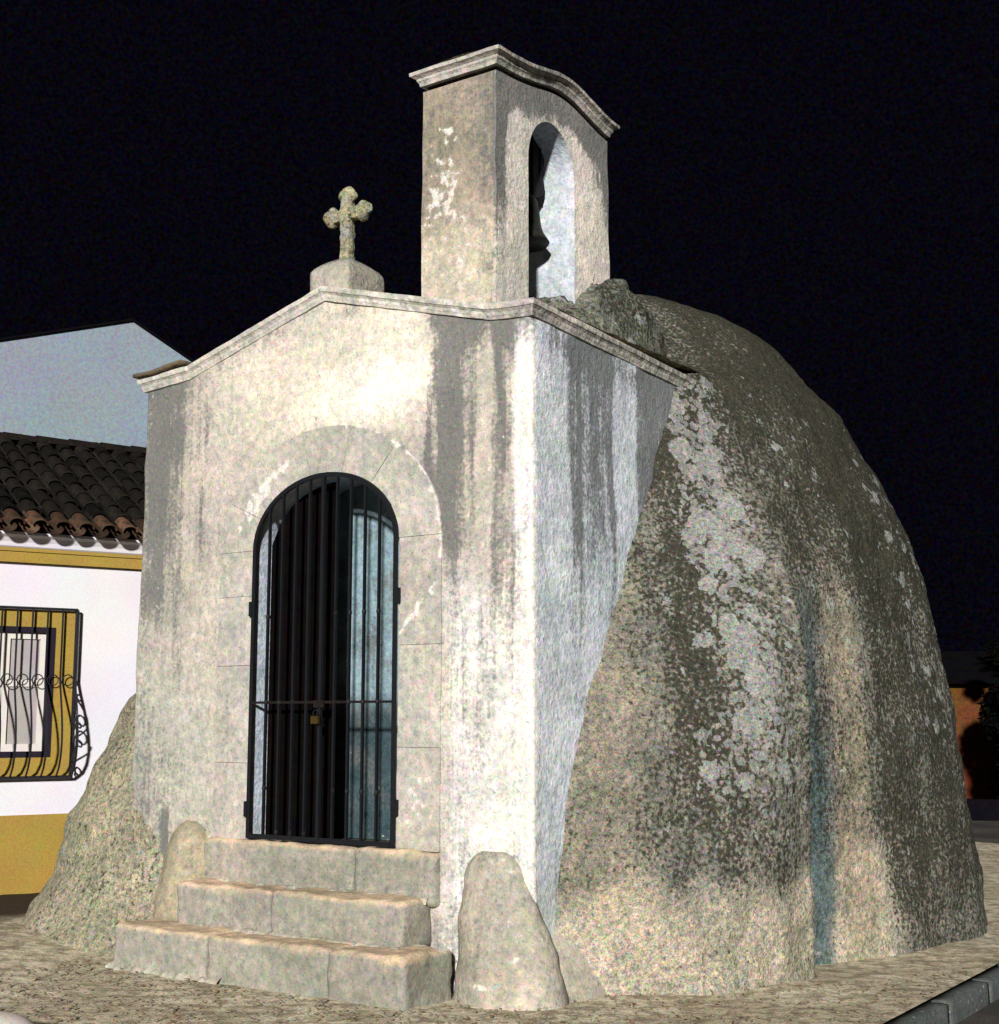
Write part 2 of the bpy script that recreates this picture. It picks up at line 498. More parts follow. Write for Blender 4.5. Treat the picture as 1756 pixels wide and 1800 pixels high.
# beige band next to the side wall and the scoured foot
bei = ss(-51, -57, td + 2 * nB) * ss(3.4, 2.2, zd)
col = col * (1 - bei[:, None]) + np.array([.185, .17, .132]) * bei[:, None]
foot = ss(.75, .42, zd + .18 * nA + .1 * nB) * ss(-25, -36, td)
foot2 = ss(.9, .5, zd + .2 * nA) * ss(-34, -30, td) * ss(-12, -18, td)
f_ = np.clip(foot + foot2, 0, 1)
col = col * (1 - f_[:, None]) + np.array([.31, .28, .215]) * f_[:, None]
notch_shade = (td > -34.6) * ss(-25.8, -28.2, td + 2.2 * nB + 1.2 * nA) * ss(2.9, 1.6, zd + .2 * nA)  # shade of the recess past the buttress edge, painted as a teal strip
col = col * (1 - .85 * notch_shade[:, None]) + np.array([.048, .088, .096]) * .85 * notch_shade[:, None]
strip = ss(-25.8, -24.6, td) * ss(-17.5, -19.5, td + .8 * nB) * ss(3.2, 2.0, zd)
col = col * (1 - .6 * strip[:, None]) + np.array([.23, .20, .14]) * .6 * strip[:, None]
g = .44 + .20 * nA + .18 * nB
g += .42 * ss(-53, -49, td) * ss(-40, -46, td) * ss(.7, 1.4, zd)
g += .36 * ss(2.8, 4.0, zd)
g += .32 * ss(-17, -15.5, td + .8 * nB) * ss(.05, .6, zd)
g += .25 * ss(-35, -34, td) * ss(2.2, 3.0, zd)
g -= .55 * f_ + .35 * bei + .25 * strip
lic = np.exp(-((td + 42 + 1.6 * nB) / 5.3) ** 2) * ss(.55, 1.5, zd) * ss(4.5, 3.9, zd) * (.74 + .42 * nB)
lic += .17 * np.exp(-((td + 20) / 9) ** 2) * ss(1.3, 2.2, zd) * ss(4.4, 3.6, zd) * (td > -33)
lic += .28 * ss(-8, 2, td) * ss(30, 20, td) * ss(.8, 1.8, zd) * ss(4.3, 3.4, zd)
lic = np.where((td > -34.8) & (td < -29), lic * .3, lic) + .05 * ss(-60, -50, td)
ridge_w = ss(.5, .62, lic) * 0
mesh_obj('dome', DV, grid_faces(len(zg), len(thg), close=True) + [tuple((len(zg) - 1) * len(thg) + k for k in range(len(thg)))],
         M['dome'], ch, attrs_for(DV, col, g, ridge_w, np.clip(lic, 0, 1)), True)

def blob(name, levels, mat, parent, col, grime=.1, white=0., lichen=.05, n=56, amp=.03, seed=0., dz=.03):
    """stack of ellipses: levels = (z, cx, cy, rx, ry)"""
    L = np.array(levels, float)
    zs = np.arange(L[0, 0], L[-1, 0] + 1e-6, dz)
    V = []
    for z in zs:
        cx, cy, rx, ry = [np.interp(z, L[:, 0], L[:, k]) for k in range(1, 5)]
        for k in range(n):
            a = 2 * PI * k / n
            V.append((cx + rx * math.cos(a), cy + ry * math.sin(a), z))
    V = np.array(V)
    cen = np.array([L[0, 1], L[0, 2], 0])
    d = V - cen; d[:, 2] = 0; d /= np.maximum(np.linalg.norm(d, axis=1), 1e-6)[:, None]
    V = V + d * (amp * fr(V, 2.6, 3, seed) + amp * .4 * nz(V, 12, seed))[:, None]
    F = grid_faces(len(zs), n, close=True) + [tuple((len(zs) - 1) * n + k for k in range(n))]
    gr = grime(V) if callable(grime) else grime
    wh = white(V) if callable(white) else white
    return mesh_obj(name, V, F, mat, parent, attrs_for(V, col, gr, wh, lichen), True)

blob('buttress', [(-.2, -3.62, .70, 1.52, 1.16), (0, -3.62, .72, 1.42, 1.06), (.42, -3.6, .75, 1.16, .88), (.81, -3.6, .75, 1.03, .8), (1.04, -3.6, .75, .88, .72),
                  (1.48, -3.6, .75, .74, .5), (1.75, -3.6, .75, .60, .35), (2.0, -3.55, .8, .4, .25), (2.15, -3.5, .85, .15, .1)],
     M['dome'], ch, (.25, .235, .165), lambda V: .10 + .26 * nz(V, 1.4, 3) + .15 * nz(V, 4, 8), 0, .12, n=110, amp=.035, seed=5)
blob('rubble_base', [(-.1, -.17, .02, .38, .28), (0, -.17, .02, .36, .25), (.3, -.20, .02, .31, .19), (.5, -.235, .02, .265, .15), (.65, -.265, .02, .225, .12), (.74, -.275, .02, .19, .10), (.79, -.275, .02, .15, .085), (.82, -.275, .02, .10, .06), (.84, -.275, .02, .04, .03)],
     M['plaster'], ch, (.34, .312, .255), lambda V: .14 + .28 * nz(V, 3), lambda V: .25 + .2 * nz(V, 5), .12, amp=.022, seed=2, dz=.025)
blob('rubble_base', [(-.1, -.14, .45, .42, .62), (.1, -.14, .48, .34, .56), (.3, -.14, .52, .24, .50), (.46, -.14, .56, .175, .42), (.6, -.14, .6, .145, .3), (.7, -.14, .62, .10, .2)],
     M['plaster'], ch, (.33, .305, .25), lambda V: .12 + .22 * nz(V, 3), .1, .12, amp=.022, seed=12, dz=.025)
blob('rubble_base', [(-.1, -2.82, .02, .31, .32), (.3, -2.80, .02, .25, .26), (.6, -2.79, .02, .21, .20), (.78, -2.79, .02, .18, .15), (.86, -2.79, .02, .14, .11), (.90, -2.79, .02, .07, .06)],
     M['plaster'], ch, (.28, .25, .175), lambda V: .12 + .25 * nz(V, 3), lambda V: .05 + .1 * nz(V, 5), .12, amp=.02, seed=22, dz=.025)

# ------------------------------------------------------------------ front block: wall sheet with the door opening, gable top
DX, DZ = -1.62, 2.73                     # door centre and springing
def arch(x, a, b):                       # height of an elliptical arch over the springing line
    t = 1 - ((x - DX) / a) ** 2
    return DZ + b * math.sqrt(max(0, t))
def ztop(x):
    return float(np.interp(x, [-3.6, -3.42, -2.95, -1.66, -.30, 0, .2], [4.0, 4.0, 4.03, 4.40, 4.04, 4.02, 4.02]))
HA, HB = .95, .78                        # the opening in the plaster, behind the stone surround
cr = .03
cols = []                                # (x, y, kind)
for y in np.arange(2.5, .05, -.045): cols.append((-3.42, y, 's'))
for a in (0, 30, 60, 90): cols.append((-3.42 + cr - cr * math.cos(R(a)), cr - cr * math.sin(R(a)), 'c'))
xsA = np.linspace(-3.36, DX - HA, 28); xsB = DX - HA * np.cos(np.linspace(0, PI, 46)); xsC = np.linspace(DX + HA, -.06, 26)
for x in list(xsA) + list(xsB[1:-1]) + list(xsC): cols.append((x, 0, 'f'))
for a in (0, 30, 60, 90): cols.append((-cr + cr * math.sin(R(a)), cr - cr * math.cos(R(a)), 'c'))
for y in np.arange(.07, 2.6, .04): cols.append((0, y, 's'))
NR = 150
def build_front():
    V = []; inside = []
    for (x, y, k) in cols:
        zt = ztop(x)
        hole = k == 'f' and abs(x - DX) < HA - 1e-6
        edge = k == 'f' and abs(x - DX) < HA + 1e-6
        inside.append(hole)
        zs = []
        if edge:                         # rows: foot to threshold, opening, arch to top
            za = arch(x, HA, HB)
            zs = list(np.linspace(-.05, .79, 30)) + list(np.linspace(.79, za, 60)[1:-1]) + list(np.linspace(za, zt, NR - 88))
        else:
            zs = list(np.linspace(-.05, .79, 30)) + list(np.linspace(.79, DZ, 60)[1:-1]) + list(np.linspace(DZ, zt, NR - 88))
        for z in zs: V.append((x, y, z))
    V = np.array(V)
    # outward push: slight waves of hand-laid plaster
    nrm = np.zeros_like(V)
    j = 0
    for ci, (x, y, k) in enumerate(cols):
        if k == 'f': v = (0, -1, 0)
        elif k == 's': v = (-1, 0, 0) if x < -1 else (1, 0, 0)
        else: v = ((-.7, -.7, 0) if x < -1 else (.7, -.7, 0))
        nrm[ci * NR:(ci + 1) * NR] = v
    w = .012 * fr(V, 1.3, 2, 1.) + .004 * nz(V, 8, 3.)
    V2 = V + nrm * w[:, None]
    F = []
    for ci in range(len(cols) - 1):
        h = (abs(cols[ci][0] - DX) < HA + 1e-6 and abs(cols[ci + 1][0] - DX) < HA + 1e-6 and cols[ci][2] == 'f' and cols[ci + 1][2] == 'f')
        for r in range(NR - 1):
            if h and 29 <= r < 88: continue
            a = ci * NR + r; b = (ci + 1) * NR + r
            F.append((a, b, b + 1, a + 1))
    x, y, z = V[:, 0], V[:, 1], V[:, 2]
    ft = (y < .035).astype(float)
    sd = ((x > -.01) & (y >= .03)).astype(float)
    n1 = nz(V, 2.0, 5.); n2 = nz(V * np.array([1, 1, .25]), 9, 2.); n3 = nz(V, .8, 9.)
    col = np.tile([.41, .375, .325], (len(V), 1))
    def blend(m, c):
        nonlocal col
        m = np.clip(m, 0, 1)[:, None]
        col = col * (1 - m) + np.array(c) * m
    # bright lime left on the upper middle and the right strip
    blend(ft * ss(-2.9, -2.3, x) * ss(-.5, -.9, x) * ss(3.35, 3.7, z + .15 * n1) * ss(ztop(-2) + .6, 3.9, z), (.55, .50, .42))
    blend(ft * np.exp(-((x + 1.1) / .55) ** 2 - ((z - 3.75 - .12 * (x + 1.1)) / .22) ** 2) * 1.1, (.70, .65, .57))
    blend(ft * ss(-.72, -.5, x + .05 * n2) * ss(2.9, 1.9, z + .3 * n1), (.60, .58, .545))
    blend(ft * ss(-.17, -.1, x + .03 * n2), (.64, .62, .58))
    blend(ft * ss(-2.6, -3.1, x) * .6, (.33, .31, .26))
    blend(ft * ss(-2.5, -2.75, x) * ss(2.6, 1.4, z) * .7, (.34, .34, .30))
    blend(ft * ss(1.2, .85, z + .1 * n1) * ss(-.6, -1.0, x), (.37, .35, .295))
    # limewashed side wall, with bluish fill light put into its colour
    blend(sd * ss(.0, .02, y), (.56, .60, .64))
    blend(sd * ss(.55, .85, y + .1 * n2) * ss(3.2, 2.0, z + .3 * n1) * .55, (.40, .45, .50))
    blend(sd * ss(.9, .4, z + .1 * n1) * .7, (.42, .44, .42))
    zt = np.array([ztop(a) for a in x]) 
    top = zt - z
    g = .10 + .22 * n1 + .14 * n3
    g -= ft * .12 * ss(-2.4, -2.0, x) * ss(3.3, 3.6, z)
    g += ft * (.34 * ss(.30, .05, top + .06 * n2) * ss(-1.2, -.5, x) + .2 * ss(.16, .02, top))
    g += ft * .46 * ss(-.80, -.68, x + .05 * n2) * ss(-.36, -.42, x + .03 * n2) * ss(2.2, 3.5, z + .35 * n1 + .25 * n2)
    g += ft * .18 * ss(-.74, -.66, x + .05 * n2) * ss(-.40, -.48, x) * ss(1.2, 2.4, z)
    g += ft * .42 * ss(-.295, -.26, x + .015 * n2) * ss(-.12, -.165, x + .02 * n2) * ss(1.2, 3.2, z + .3 * n1 + .2 * n2)
    g += ft * .16 * ss(-.40, -.34, x) * ss(3.6, 3.9, z)
    g += ft * (.50 + .5 * n2) * np.exp(-((x + 3.24) / .10) ** 2) * ss(1.7, 2.7, z + .3 * n1) + ft * .22 * ss(-2.85, -3.1, x + .06 * n2) * ss(.6, 1.6, z)
    g += ft * .30 * ss(-2.85, -3.05, x + .05 * n2) * ss(2.7, 3.6, z)
    g += ft * .25 * ss(-2.9, -3.1, x) * ss(1.8, .9, z) * .8
    g += ft * .16 * np.exp(-((x + 2.95) / .06) ** 2) * ss(2.9, 2.0, z)
    s1 = ss(.38, .52, y + .05 * n2) * ss(1.02, .92, y + .04 * n2) * ss(1.5, 3.2, z + .4 * n1)
    s2 = ss(1.26, 1.36, y + .04 * n2) * ss(2.4, 3.1, z + .2 * n1)
    g += sd * (.42 * s1 + .85 * s2 + .45 * ss(.34, .08, top + .05 * n2) * ss(.05, .3, y))
    g += sd * .30 * ss(.55, .7, y) * ss(1.3, 1.0, y) * ss(2.2, .8, z) * 0
    g += ft * .25 * ss(.55, .2, z) + ft * .30 * np.exp(-((x + .28) / .36) ** 4) * ss(.95, .75, z + .1 * n1)
    rs = random.Random(11)
    st = np.zeros(len(V)); stw = np.zeros(len(V)); u = np.where(ft > .5, x, y)
    def streak(face, u0, w, top0, L, k, acc):
        cu = u0 + .012 * np.sin(z * 5 + u0 * 40)
        ww = w * (.6 + .6 * ss(0, L, top))
        acc += face * k * np.exp(-((u - cu) / ww) ** 2) * ss(top0 - .08, top0 + .05, top) * ss(L * 1.15, L * .35, top - top0)
    for _ in range(16): streak(ft, rs.uniform(-.78, -.40), rs.uniform(.012, .035), rs.uniform(0, .25), rs.uniform(.6, 2.2), rs.uniform(.15, .45), st)
    for _ in range(6): streak(ft, rs.uniform(-.28, -.12), rs.uniform(.010, .025), rs.uniform(0, .2), rs.uniform(1., 2.6), rs.uniform(.15, .4), st)
    for _ in range(14): streak(ft, rs.uniform(-3.38, -2.7), rs.uniform(.012, .04), rs.uniform(0, .3), rs.uniform(.8, 3.0), rs.uniform(.1, .35), st)
    for _ in range(14): streak(ft, rs.uniform(-.95, -.02), rs.uniform(.012, .03), rs.uniform(.8, 2.0), rs.uniform(.6, 1.8), rs.uniform(.08, .25), st)
    for _ in range(14): streak(sd, rs.uniform(.42, 1.02), rs.uniform(.015, .04), rs.uniform(0, .2), rs.uniform(.8, 2.6), rs.uniform(.15, .4), st)
    for _ in range(6): streak(sd, rs.uniform(.1, 1.3), rs.uniform(.015, .04), rs.uniform(0, .2), rs.uniform(.5, 2.8), rs.uniform(.1, .25), st)
    for _ in range(9): streak(ft, rs.uniform(-.60, -.05), rs.uniform(.006, .014), rs.uniform(.2, 1.0), rs.uniform(.5, 1.8), rs.uniform(.2, .4), stw)
    g += st - .6 * stw
    crev_shade = ft * np.exp(-((x + 3.06) / .035) ** 2) * ss(.5, .62, z) * ss(1.02, .9, z)
    g += 1.2 * crev_shade  # shade of the gap beside the buttress, painted through the grime mask
    wh = .02 + .10 * n1
    wh += ft * .36 * ss(-.16, -.08, x) + ft * .22 * np.exp(-((x + .36) / .05) ** 2) * ss(1.5, 3.8, z)
    wh += ft * .25 * ss(-.62, -.5, x) * ss(2.3, 1.5, z)
    wh += ft * .30 * np.exp(-((x + 1.0) / .5) ** 2 - ((z - 3.78) / .16) ** 2)
    wh += ft * .25 * np.exp(-((x + 2.75) / .12) ** 2 - ((z - 1.0) / .15) ** 2)
    wh += stw
    wh -= 1.0 * sd
    o = mesh_obj('wall', V2, F, M['plaster'], ch, attrs_for(V, col, g, wh, .03 + .05 * ft * ss(-3.0, -3.3, x)), True)
build_front()

# roof of the front block
def roof_front():
    xs = np.linspace(-3.46, .05, 80); ys = np.linspace(-.03, 2.6, 50)
    V = np.array([(x, y, ztop(x) + .085 + .05 * ss(0, 1.2, y) * ss(.02, -.5, x) * ss(-3.44, -2.9, x)) for y in ys for x in xs])
    V[:, 2] += .015 * fr(V, 3, 3) * ss(.0, .2, V[:, 1])
    mesh_obj('roof', V, grid_faces(50, 80), M['dome'], ch, attrs_for(V, (.24, .20, .13), .25 + .3 * nz(V, 2), .0, .25), True)
roof_front()

def sweep(name, path, prof, mat, col, grime, white=0., cap=True, parent=None, lichen=.05):
    """path: (x, y, z, nx, ny) ; prof: (out, up)"""
    V = []
    for (x, y, z, nx, ny) in path:
        for (o, u) in prof: V.append((x + nx * o, y + ny * o, z + u))
    V = np.array(V); m = len(prof)
    V += np.c_[nz(V, 14), nz(V, 14, 5), nz(V, 9, 9)] * .004
    F = [(i * m + k, (i + 1) * m + k, (i + 1) * m + k + 1, i * m + k + 1) for i in range(len(path) - 1) for k in range(m - 1)]
    if cap: F += [tuple(range(m)), tuple(range((len(path) - 1) * m, len(path) * m))[::-1]]
    gr = grime(V) if callable(grime) else grime
    wh = white(V) if callable(white) else white
    return mesh_obj(name, V, F, mat, parent or ch, attrs_for(V, col, gr, wh, lichen))
path = [(-3.42, y, 4.0, -1, 0) for y in np.arange(2.4, .05, -.08)] + [(-3.42, 0, 4.0, -1, -1)]
path += [(x, 0, ztop(x), 0, -1) for x in np.concatenate([np.linspace(-3.38, -2.95, 8), np.linspace(-2.90, -1.66, 24), np.linspace(-1.61, -.30, 24), np.linspace(-.25, -.04, 6)])]
path += [(0, 0, 4.02, 1, -1)] + [(0, y, 4.02 - .002 * i, 1, 0) for i, y in enumerate(np.arange(.04, 2.3, .06))]
prof = [(-.02, -.075), (.018, -.07), (.024, -.045), (.030, -.03), (.036, .0), (.052, .022), (.062, .03), (.066, .055), (.068, .082), (.058, .092), (-.10, .10)]
prof = [(o * .74, (u - .1) * .60 + .1) for o, u in prof]
sweep('cornice', path, prof, M['plaster'], (.45, .43, .38),
      lambda V: .14 + .3 * nz(V, 4) + .5 * ss(.02, .1, V[:, 0]) + .12 * ss(-2.6, -2.9, V[:, 0]) * 0 + .3 * ss(-.55, -.3, V[:, 0]) * (V[:, 2] < ztop(-.3) + .03),
      lambda V: .25 * ss(4.05, 4.1, V[:, 2]) * ss(-1.7, -1.5, V[:, 0]) * (V[:, 0] < 0) + .25 + .2 * nz(V, 6) - .4 * (V[:, 0] > .02))
# weathered tile course lying on the left shoulder
V, F = rough_box(-3.485, -2.98, -.085, .3, 4.098, 4.132, .05, .006, .012, 3.)
V[:, 2] += .04 * ss(-3.3, -2.95, V[:, 0])
mesh_obj('coping', V, F, M['stone'], ch, attrs_for(V, (.12, .085, .05), .3, 0, 0), True)

# ------------------------------------------------------------------ stone surround of the door
def arch_pt(a, b, t):                    # t from 0 (right springing) to pi (left)
    return DX + a * math.cos(t), DZ + b * math.sin(t)
A0, B0, A1, B1 = .63, .48, .965, .795
def stone(pin, pout, seed, col, wh=0., gr=.05):
    """a dressed stone between an inner and an outer poly-line, front proud of the plaster"""
    pin = np.array(pin); pout = np.array(pout); n = len(pin); q = 7
    cen = (pin.mean(0) + pout.mean(0)) / 2
    V = []
    ins = .0015
    for j in range(q):
        f = j / (q - 1)
        for i in range(n):
            p = pin[i] * (1 - f) + pout[i] * f
            V.append([p[0], 0, p[1]])
    V = np.array(V)
    d = V - np.array([cen[0], 0, cen[1]])
    V -= d / np.linalg.norm(d, axis=1)[:, None] * ins
    edge = np.zeros(len(V)); 
    for j in range(q):
        for i in range(n):
            if j in (0, q - 1) or i in (0, n - 1): edge[j * n + i] = 1
    V[:, 1] = -.014 + .0015 * edge + .005 * fr(V, 6, 2, seed) + random.uniform(-.003, .003)
    fr_ = V.copy(); bk = V.copy(); bk[:, 1] = .30
    VV = np.vstack([fr_, bk]); N = n * q
    F = grid_faces(q, n)
    ring = [i for i in range(n)] + [j * n + n - 1 for j in range(1, q)] + [(q - 1) * n + i for i in range(n - 2, -1, -1)] + [j * n for j in range(q - 2, 0, -1)]
    for a, b in zip(ring, ring[1:] + ring[:1]): F.append((b, a, a + N, b + N))
    n1 = nz(VV, 3, seed)
    gr_ = gr + .18 * n1
    w = wh(VV) if callable(wh) else np.full(len(VV), wh)
    w = w + .08 * n1
    o = mesh_obj('surround_stone', VV, F, M['stone'], ch, attrs_for(VV, col, gr_, w, 0))
    return o
def whs(V):
    x, z = V[:, 0], V[:, 2]
    return .12 + .62 * np.exp(-((np.hypot((x - DX) / .76, (z - DZ) / .62) - 1) / .10) ** 2) * (x < -1.95) * ss(2.80, 2.95, z) + .55 * np.exp(-((np.hypot((x - DX) / A1, (z - DZ) / B1) - 1) / .03) ** 2) * (x > -1.5) + .35 * np.exp(-((x + .8) / .2) ** 2 - ((z - 1.1) / .25) ** 2)
for k in range(7):
    t0, t1 = PI * k / 7, PI * (k + 1) / 7
    ts = np.linspace(t0, t1, 9)
    c = random.uniform(.92, 1.06)
    stone([arch_pt(A0, B0, t) for t in ts], [arch_pt(A1, B1, t) for t in ts], k * 3.3, (.37 * c, .35 * c, .31 * c), whs)
for sgn, cuts in ((1, [.8, 1.42, 2.05, 2.73]), (-1, [.8, 1.3, 1.95, 2.42, 2.73])):
    for z0, z1 in zip(cuts, cuts[1:]):
        zs = np.linspace(z0, z1, 12)
        c = random.uniform(.92, 1.06)
        stone([(DX + sgn * A0, z) for z in zs], [(DX + sgn * A1, z) for z in zs], z0 * 7 + sgn, (.365 * c, .345 * c, .305 * c), whs, .08)
# limewashed reveal, the blue of the fill light mixed into its colour
ts = np.linspace(0, PI, 30)
pr = [(DX + A0 - .004, .8)] + [arch_pt(A0 - .004, B0 - .004, t) for t in ts] + [(DX - A0 + .004, .8)]
V = [(x, y, z) for y in (.03, .12, .2, .46) for (x, z) in pr]
V = np.array(V)
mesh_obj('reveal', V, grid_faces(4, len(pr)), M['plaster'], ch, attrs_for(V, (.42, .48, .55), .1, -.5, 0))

# ------------------------------------------------------------------ inside: rear wall, floor, altar step, dark door leaf
V = []; xs = np.linspace(-2.9, -.4, 60); zs = np.linspace(.8, 3.3, 60)
for z in zs:
    for x in xs: V.append((x, .47, z))
V = np.array(V)
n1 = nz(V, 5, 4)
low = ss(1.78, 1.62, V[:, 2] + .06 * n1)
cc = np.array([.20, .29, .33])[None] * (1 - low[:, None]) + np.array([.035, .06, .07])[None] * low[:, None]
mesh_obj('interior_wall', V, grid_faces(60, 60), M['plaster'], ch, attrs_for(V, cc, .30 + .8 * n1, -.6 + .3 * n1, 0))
MB().box(-2.9, -.4, .30, .468, .72, .797).obj('floor_slab', M['road'], ch)
leaf = empty_leaf = bpy.data.objects.new('door_leaf', None); C.objects.link(leaf); leaf.parent = ch
leaf['label'] = 'dark closed wooden door leaf behind the grille'
xl = np.linspace(DX - A0 + .012, -1.66, 7)
for k in range(6):
    x0, x1 = xl[k] + .003, xl[k + 1] - .003
    za, zb = arch(x0, A0 - .005, B0) - .035, arch(x1, A0 - .005, B0) - .035
    V = [(x0, .14, .82), (x1, .14, .82), (x1, .14, zb), (x0, .14, za), (x0, .18, .82), (x1, .18, .82), (x1, .18, zb), (x0, .18, za)]
    F = [(0, 1, 2, 3), (5, 4, 7, 6), (1, 5, 6, 2), (4, 0, 3, 7), (3, 2, 6, 7), (4, 5, 1, 0)]
    mesh_obj('plank', V, F, M['wood'], leaf)
for zb in (1.2, 2.3): MB().box(DX - A0 + .015, -1.68, .182, .205, zb, zb + .1).obj('batten', M['wood'], leaf)

# ------------------------------------------------------------------ iron gate
gate = bpy.data.objects.new('iron_gate', None); C.objects.link(gate); gate.parent = ch
def strip_path(pts, y0, y1, w):
    """flat bar of width w following pts in the xz plane"""
    pts = [np.array(p, float) for p in pts]; V = []; F = []
    for i, p in enumerate(pts):
        a = pts[max(i - 1, 0)]; b = pts[min(i + 1, len(pts) - 1)]
        d = (b - a) / np.linalg.norm(b - a); nrm = np.array([-d[1], d[0]])
        for s, y in ((0, y0), (1, y0), (1, y1), (0, y1)):
            q = p + nrm * w * s
            V.append((q[0], y, q[1]))
    for i in range(len(pts) - 1):
        for k in range(4):
            F.append((i * 4 + k, i * 4 + (k + 1) % 4, (i + 1) * 4 + (k + 1) % 4, (i + 1) * 4 + k))
    F += [(0, 1, 2, 3), tuple(len(V) - 4 + k for k in (3, 2, 1, 0))]
    return V, F
GA, GB = A0 - .001, B0 - .001
pts = [(DX + GA, .812)] + [(DX + GA, z) for z in np.linspace(1.2, DZ, 6)] + [arch_pt(GA, GB, t) for t in np.linspace(.1, PI - .1, 26)] + [(DX - GA, z) for z in np.linspace(DZ, 1.2, 6)] + [(DX - GA, .812)]
V, F = strip_path(pts, -.032, -.018, .030)
mesh_obj('gate_frame', V, F, M['iron'], gate)
MB().box(DX - GA + .031, DX + GA - .031, -.034, -.016, .812, .842).obj('bottom_rail', M['iron'], gate)
ZR = 1.70
MB().box(DX - GA + .031, DX + GA - .031, -.034, -.014, ZR - .008, ZR + .008).obj('lock_rail', M['rust'], gate)
nb = 9
bx_ = [DX - GA + .030 + (2 * GA - .060) * (k + 1) / (nb + 1) for k in range(nb)]
for k, x in enumerate(bx_):
    zt = arch(x, GA - .028, GB - .028) + .003
    r = .0068 if k != 4 else .012
    m = MB().box(x - r, x + r, -.035 if k == 4 else -.033, -.013, .83, zt)
    m.obj('bar', M['iron'], gate)
    if k != 4:
        for zk in ((2.27, 1.7, 1.14) if k in (0, 5, 6, 7, 8) else (1.7, .86)):
            MB().lathe([(.009, -.018), (.014, -.010), (.0155, 0), (.014, .010), (.009, .018)], (x, -.023, zk), 8).obj('collar', M['rust' if k in (2, 3, 5) else 'iron'], gate)
for sx, zs_ in ((-1, (2.33, 1.0)), (1, (2.36, 1.05))):
    for z in zs_:
        MB().box(DX + sx * (GA + .006) - .013, DX + sx * (GA + .006) + .013, -.038, -.010, z - .05, z + .05).obj('hinge', M['iron'], gate)
# lock box on the meeting stile
MB().box(bx_[4] - .04, bx_[4] + .045, -.046, -.036, ZR - .035, ZR + .012).obj('lock_plate', M['rust'], gate)
# padlock (hangs from the gate)
pl = empty('padlock', 'small brass padlock hanging on the middle of the black chapel gate', 'padlock', wpt(bx_[4] - .005, -.062, ZR - .11), -YAW)
MB().box(-.03, .03, -.011, .011, -.028, .02).obj('lock_body', M['brass'], pl)
MB().tube([(-.018, 0, .02), (-.018, 0, .045), (-.009, 0, .058), (.009, 0, .058), (.018, 0, .045), (.018, 0, .02)], .004, 6).obj('shackle', M['iron'], pl)

# ------------------------------------------------------------------ steps
def step(x0, x1, y0, y1, z0, z1, cuts, seed, depthback):
    st = bpy.data.objects.new('step', None); C.objects.link(st); st.parent = ch
    xs = [x0] + cuts + [x1]
    for i, (a, b) in enumerate(zip(xs, xs[1:])):
        V, F = rough_box(a + .001, b - .001, y0 + random.uniform(-.006, .006), y1, z0, z1 + random.uniform(-.004, .004), .03, .017, .032, seed + i * 7.)
        treadm = ss(.55, .9, (V[:, 2] - z0) / (z1 - z0)) * (V[:, 2] > z1 - .03)
        n1 = nz(V, 5, seed)
        col = np.tile([.25, .24, .20], (len(V), 1))
        tm = np.clip(ss(z1 - .035, z1 - .012, V[:, 2] + .012 * n1), 0, 1)[:, None]
        col = col * (1 - tm) + np.array([.46, .36, .25]) * tm
        w = .05 + .55 * ss(y1 - .13, y1 - .05, V[:, 1] + .03 * n1) * (V[:, 2] > z1 - .03) + .12 * n1
        mesh_obj('stone_block', V, F, M['stone'], st, attrs_for(V, col, .12 + .25 * nz(V, 3, seed) - .1 * tm[:, 0], w, .04), True)
    return st
step(-2.90, -.48, -.55, -.10, -.12, .275, [-2.05, -1.06], 1., 0)
step(-2.60, -.715, -.30, .02, .24, .53, [-1.75], 20., 0)
step(-2.62, -.655, -.055, .30, .48, .80, [-1.30], 40., 0)
# mortar fillets at the foot of each riser
def fillet(x0, x1, y, z, w, h, seed, col=(.33, .31, .25)):
    xs = np.linspace(x0, x1, int((x1 - x0) / .015)); V = []
    for x in xs:
        k = .5 + .9 * mn.noise(Vector((x * 5, seed, 0))) + .6 * mn.noise(Vector((x * 19, seed, 0)))
        k = max(.1, k)
        for (a, b) in ((0.02, h * k), (-w * .35 * k, h * .75 * k), (-w * k, h * .12), (-w * k - .01, -.03)):
            V.append((x, y + a, z + b))
    V = np.array(V)
    mesh_obj('mortar_fillet', V, grid_faces(len(xs), 4), M['stone'], ch, attrs_for(V, col, .15 + .5 * nz(V, 9), .22 + .5 * nz(V, 7), 0), True)
fillet(-2.55, -.72, -.30, .272, .045, .028, 1.)
fillet(-2.45, -.70, -.055, .528, .04, .025, 4.)
fillet(-2.92, -1.9, -.55, .0, .07, .055, 8.)

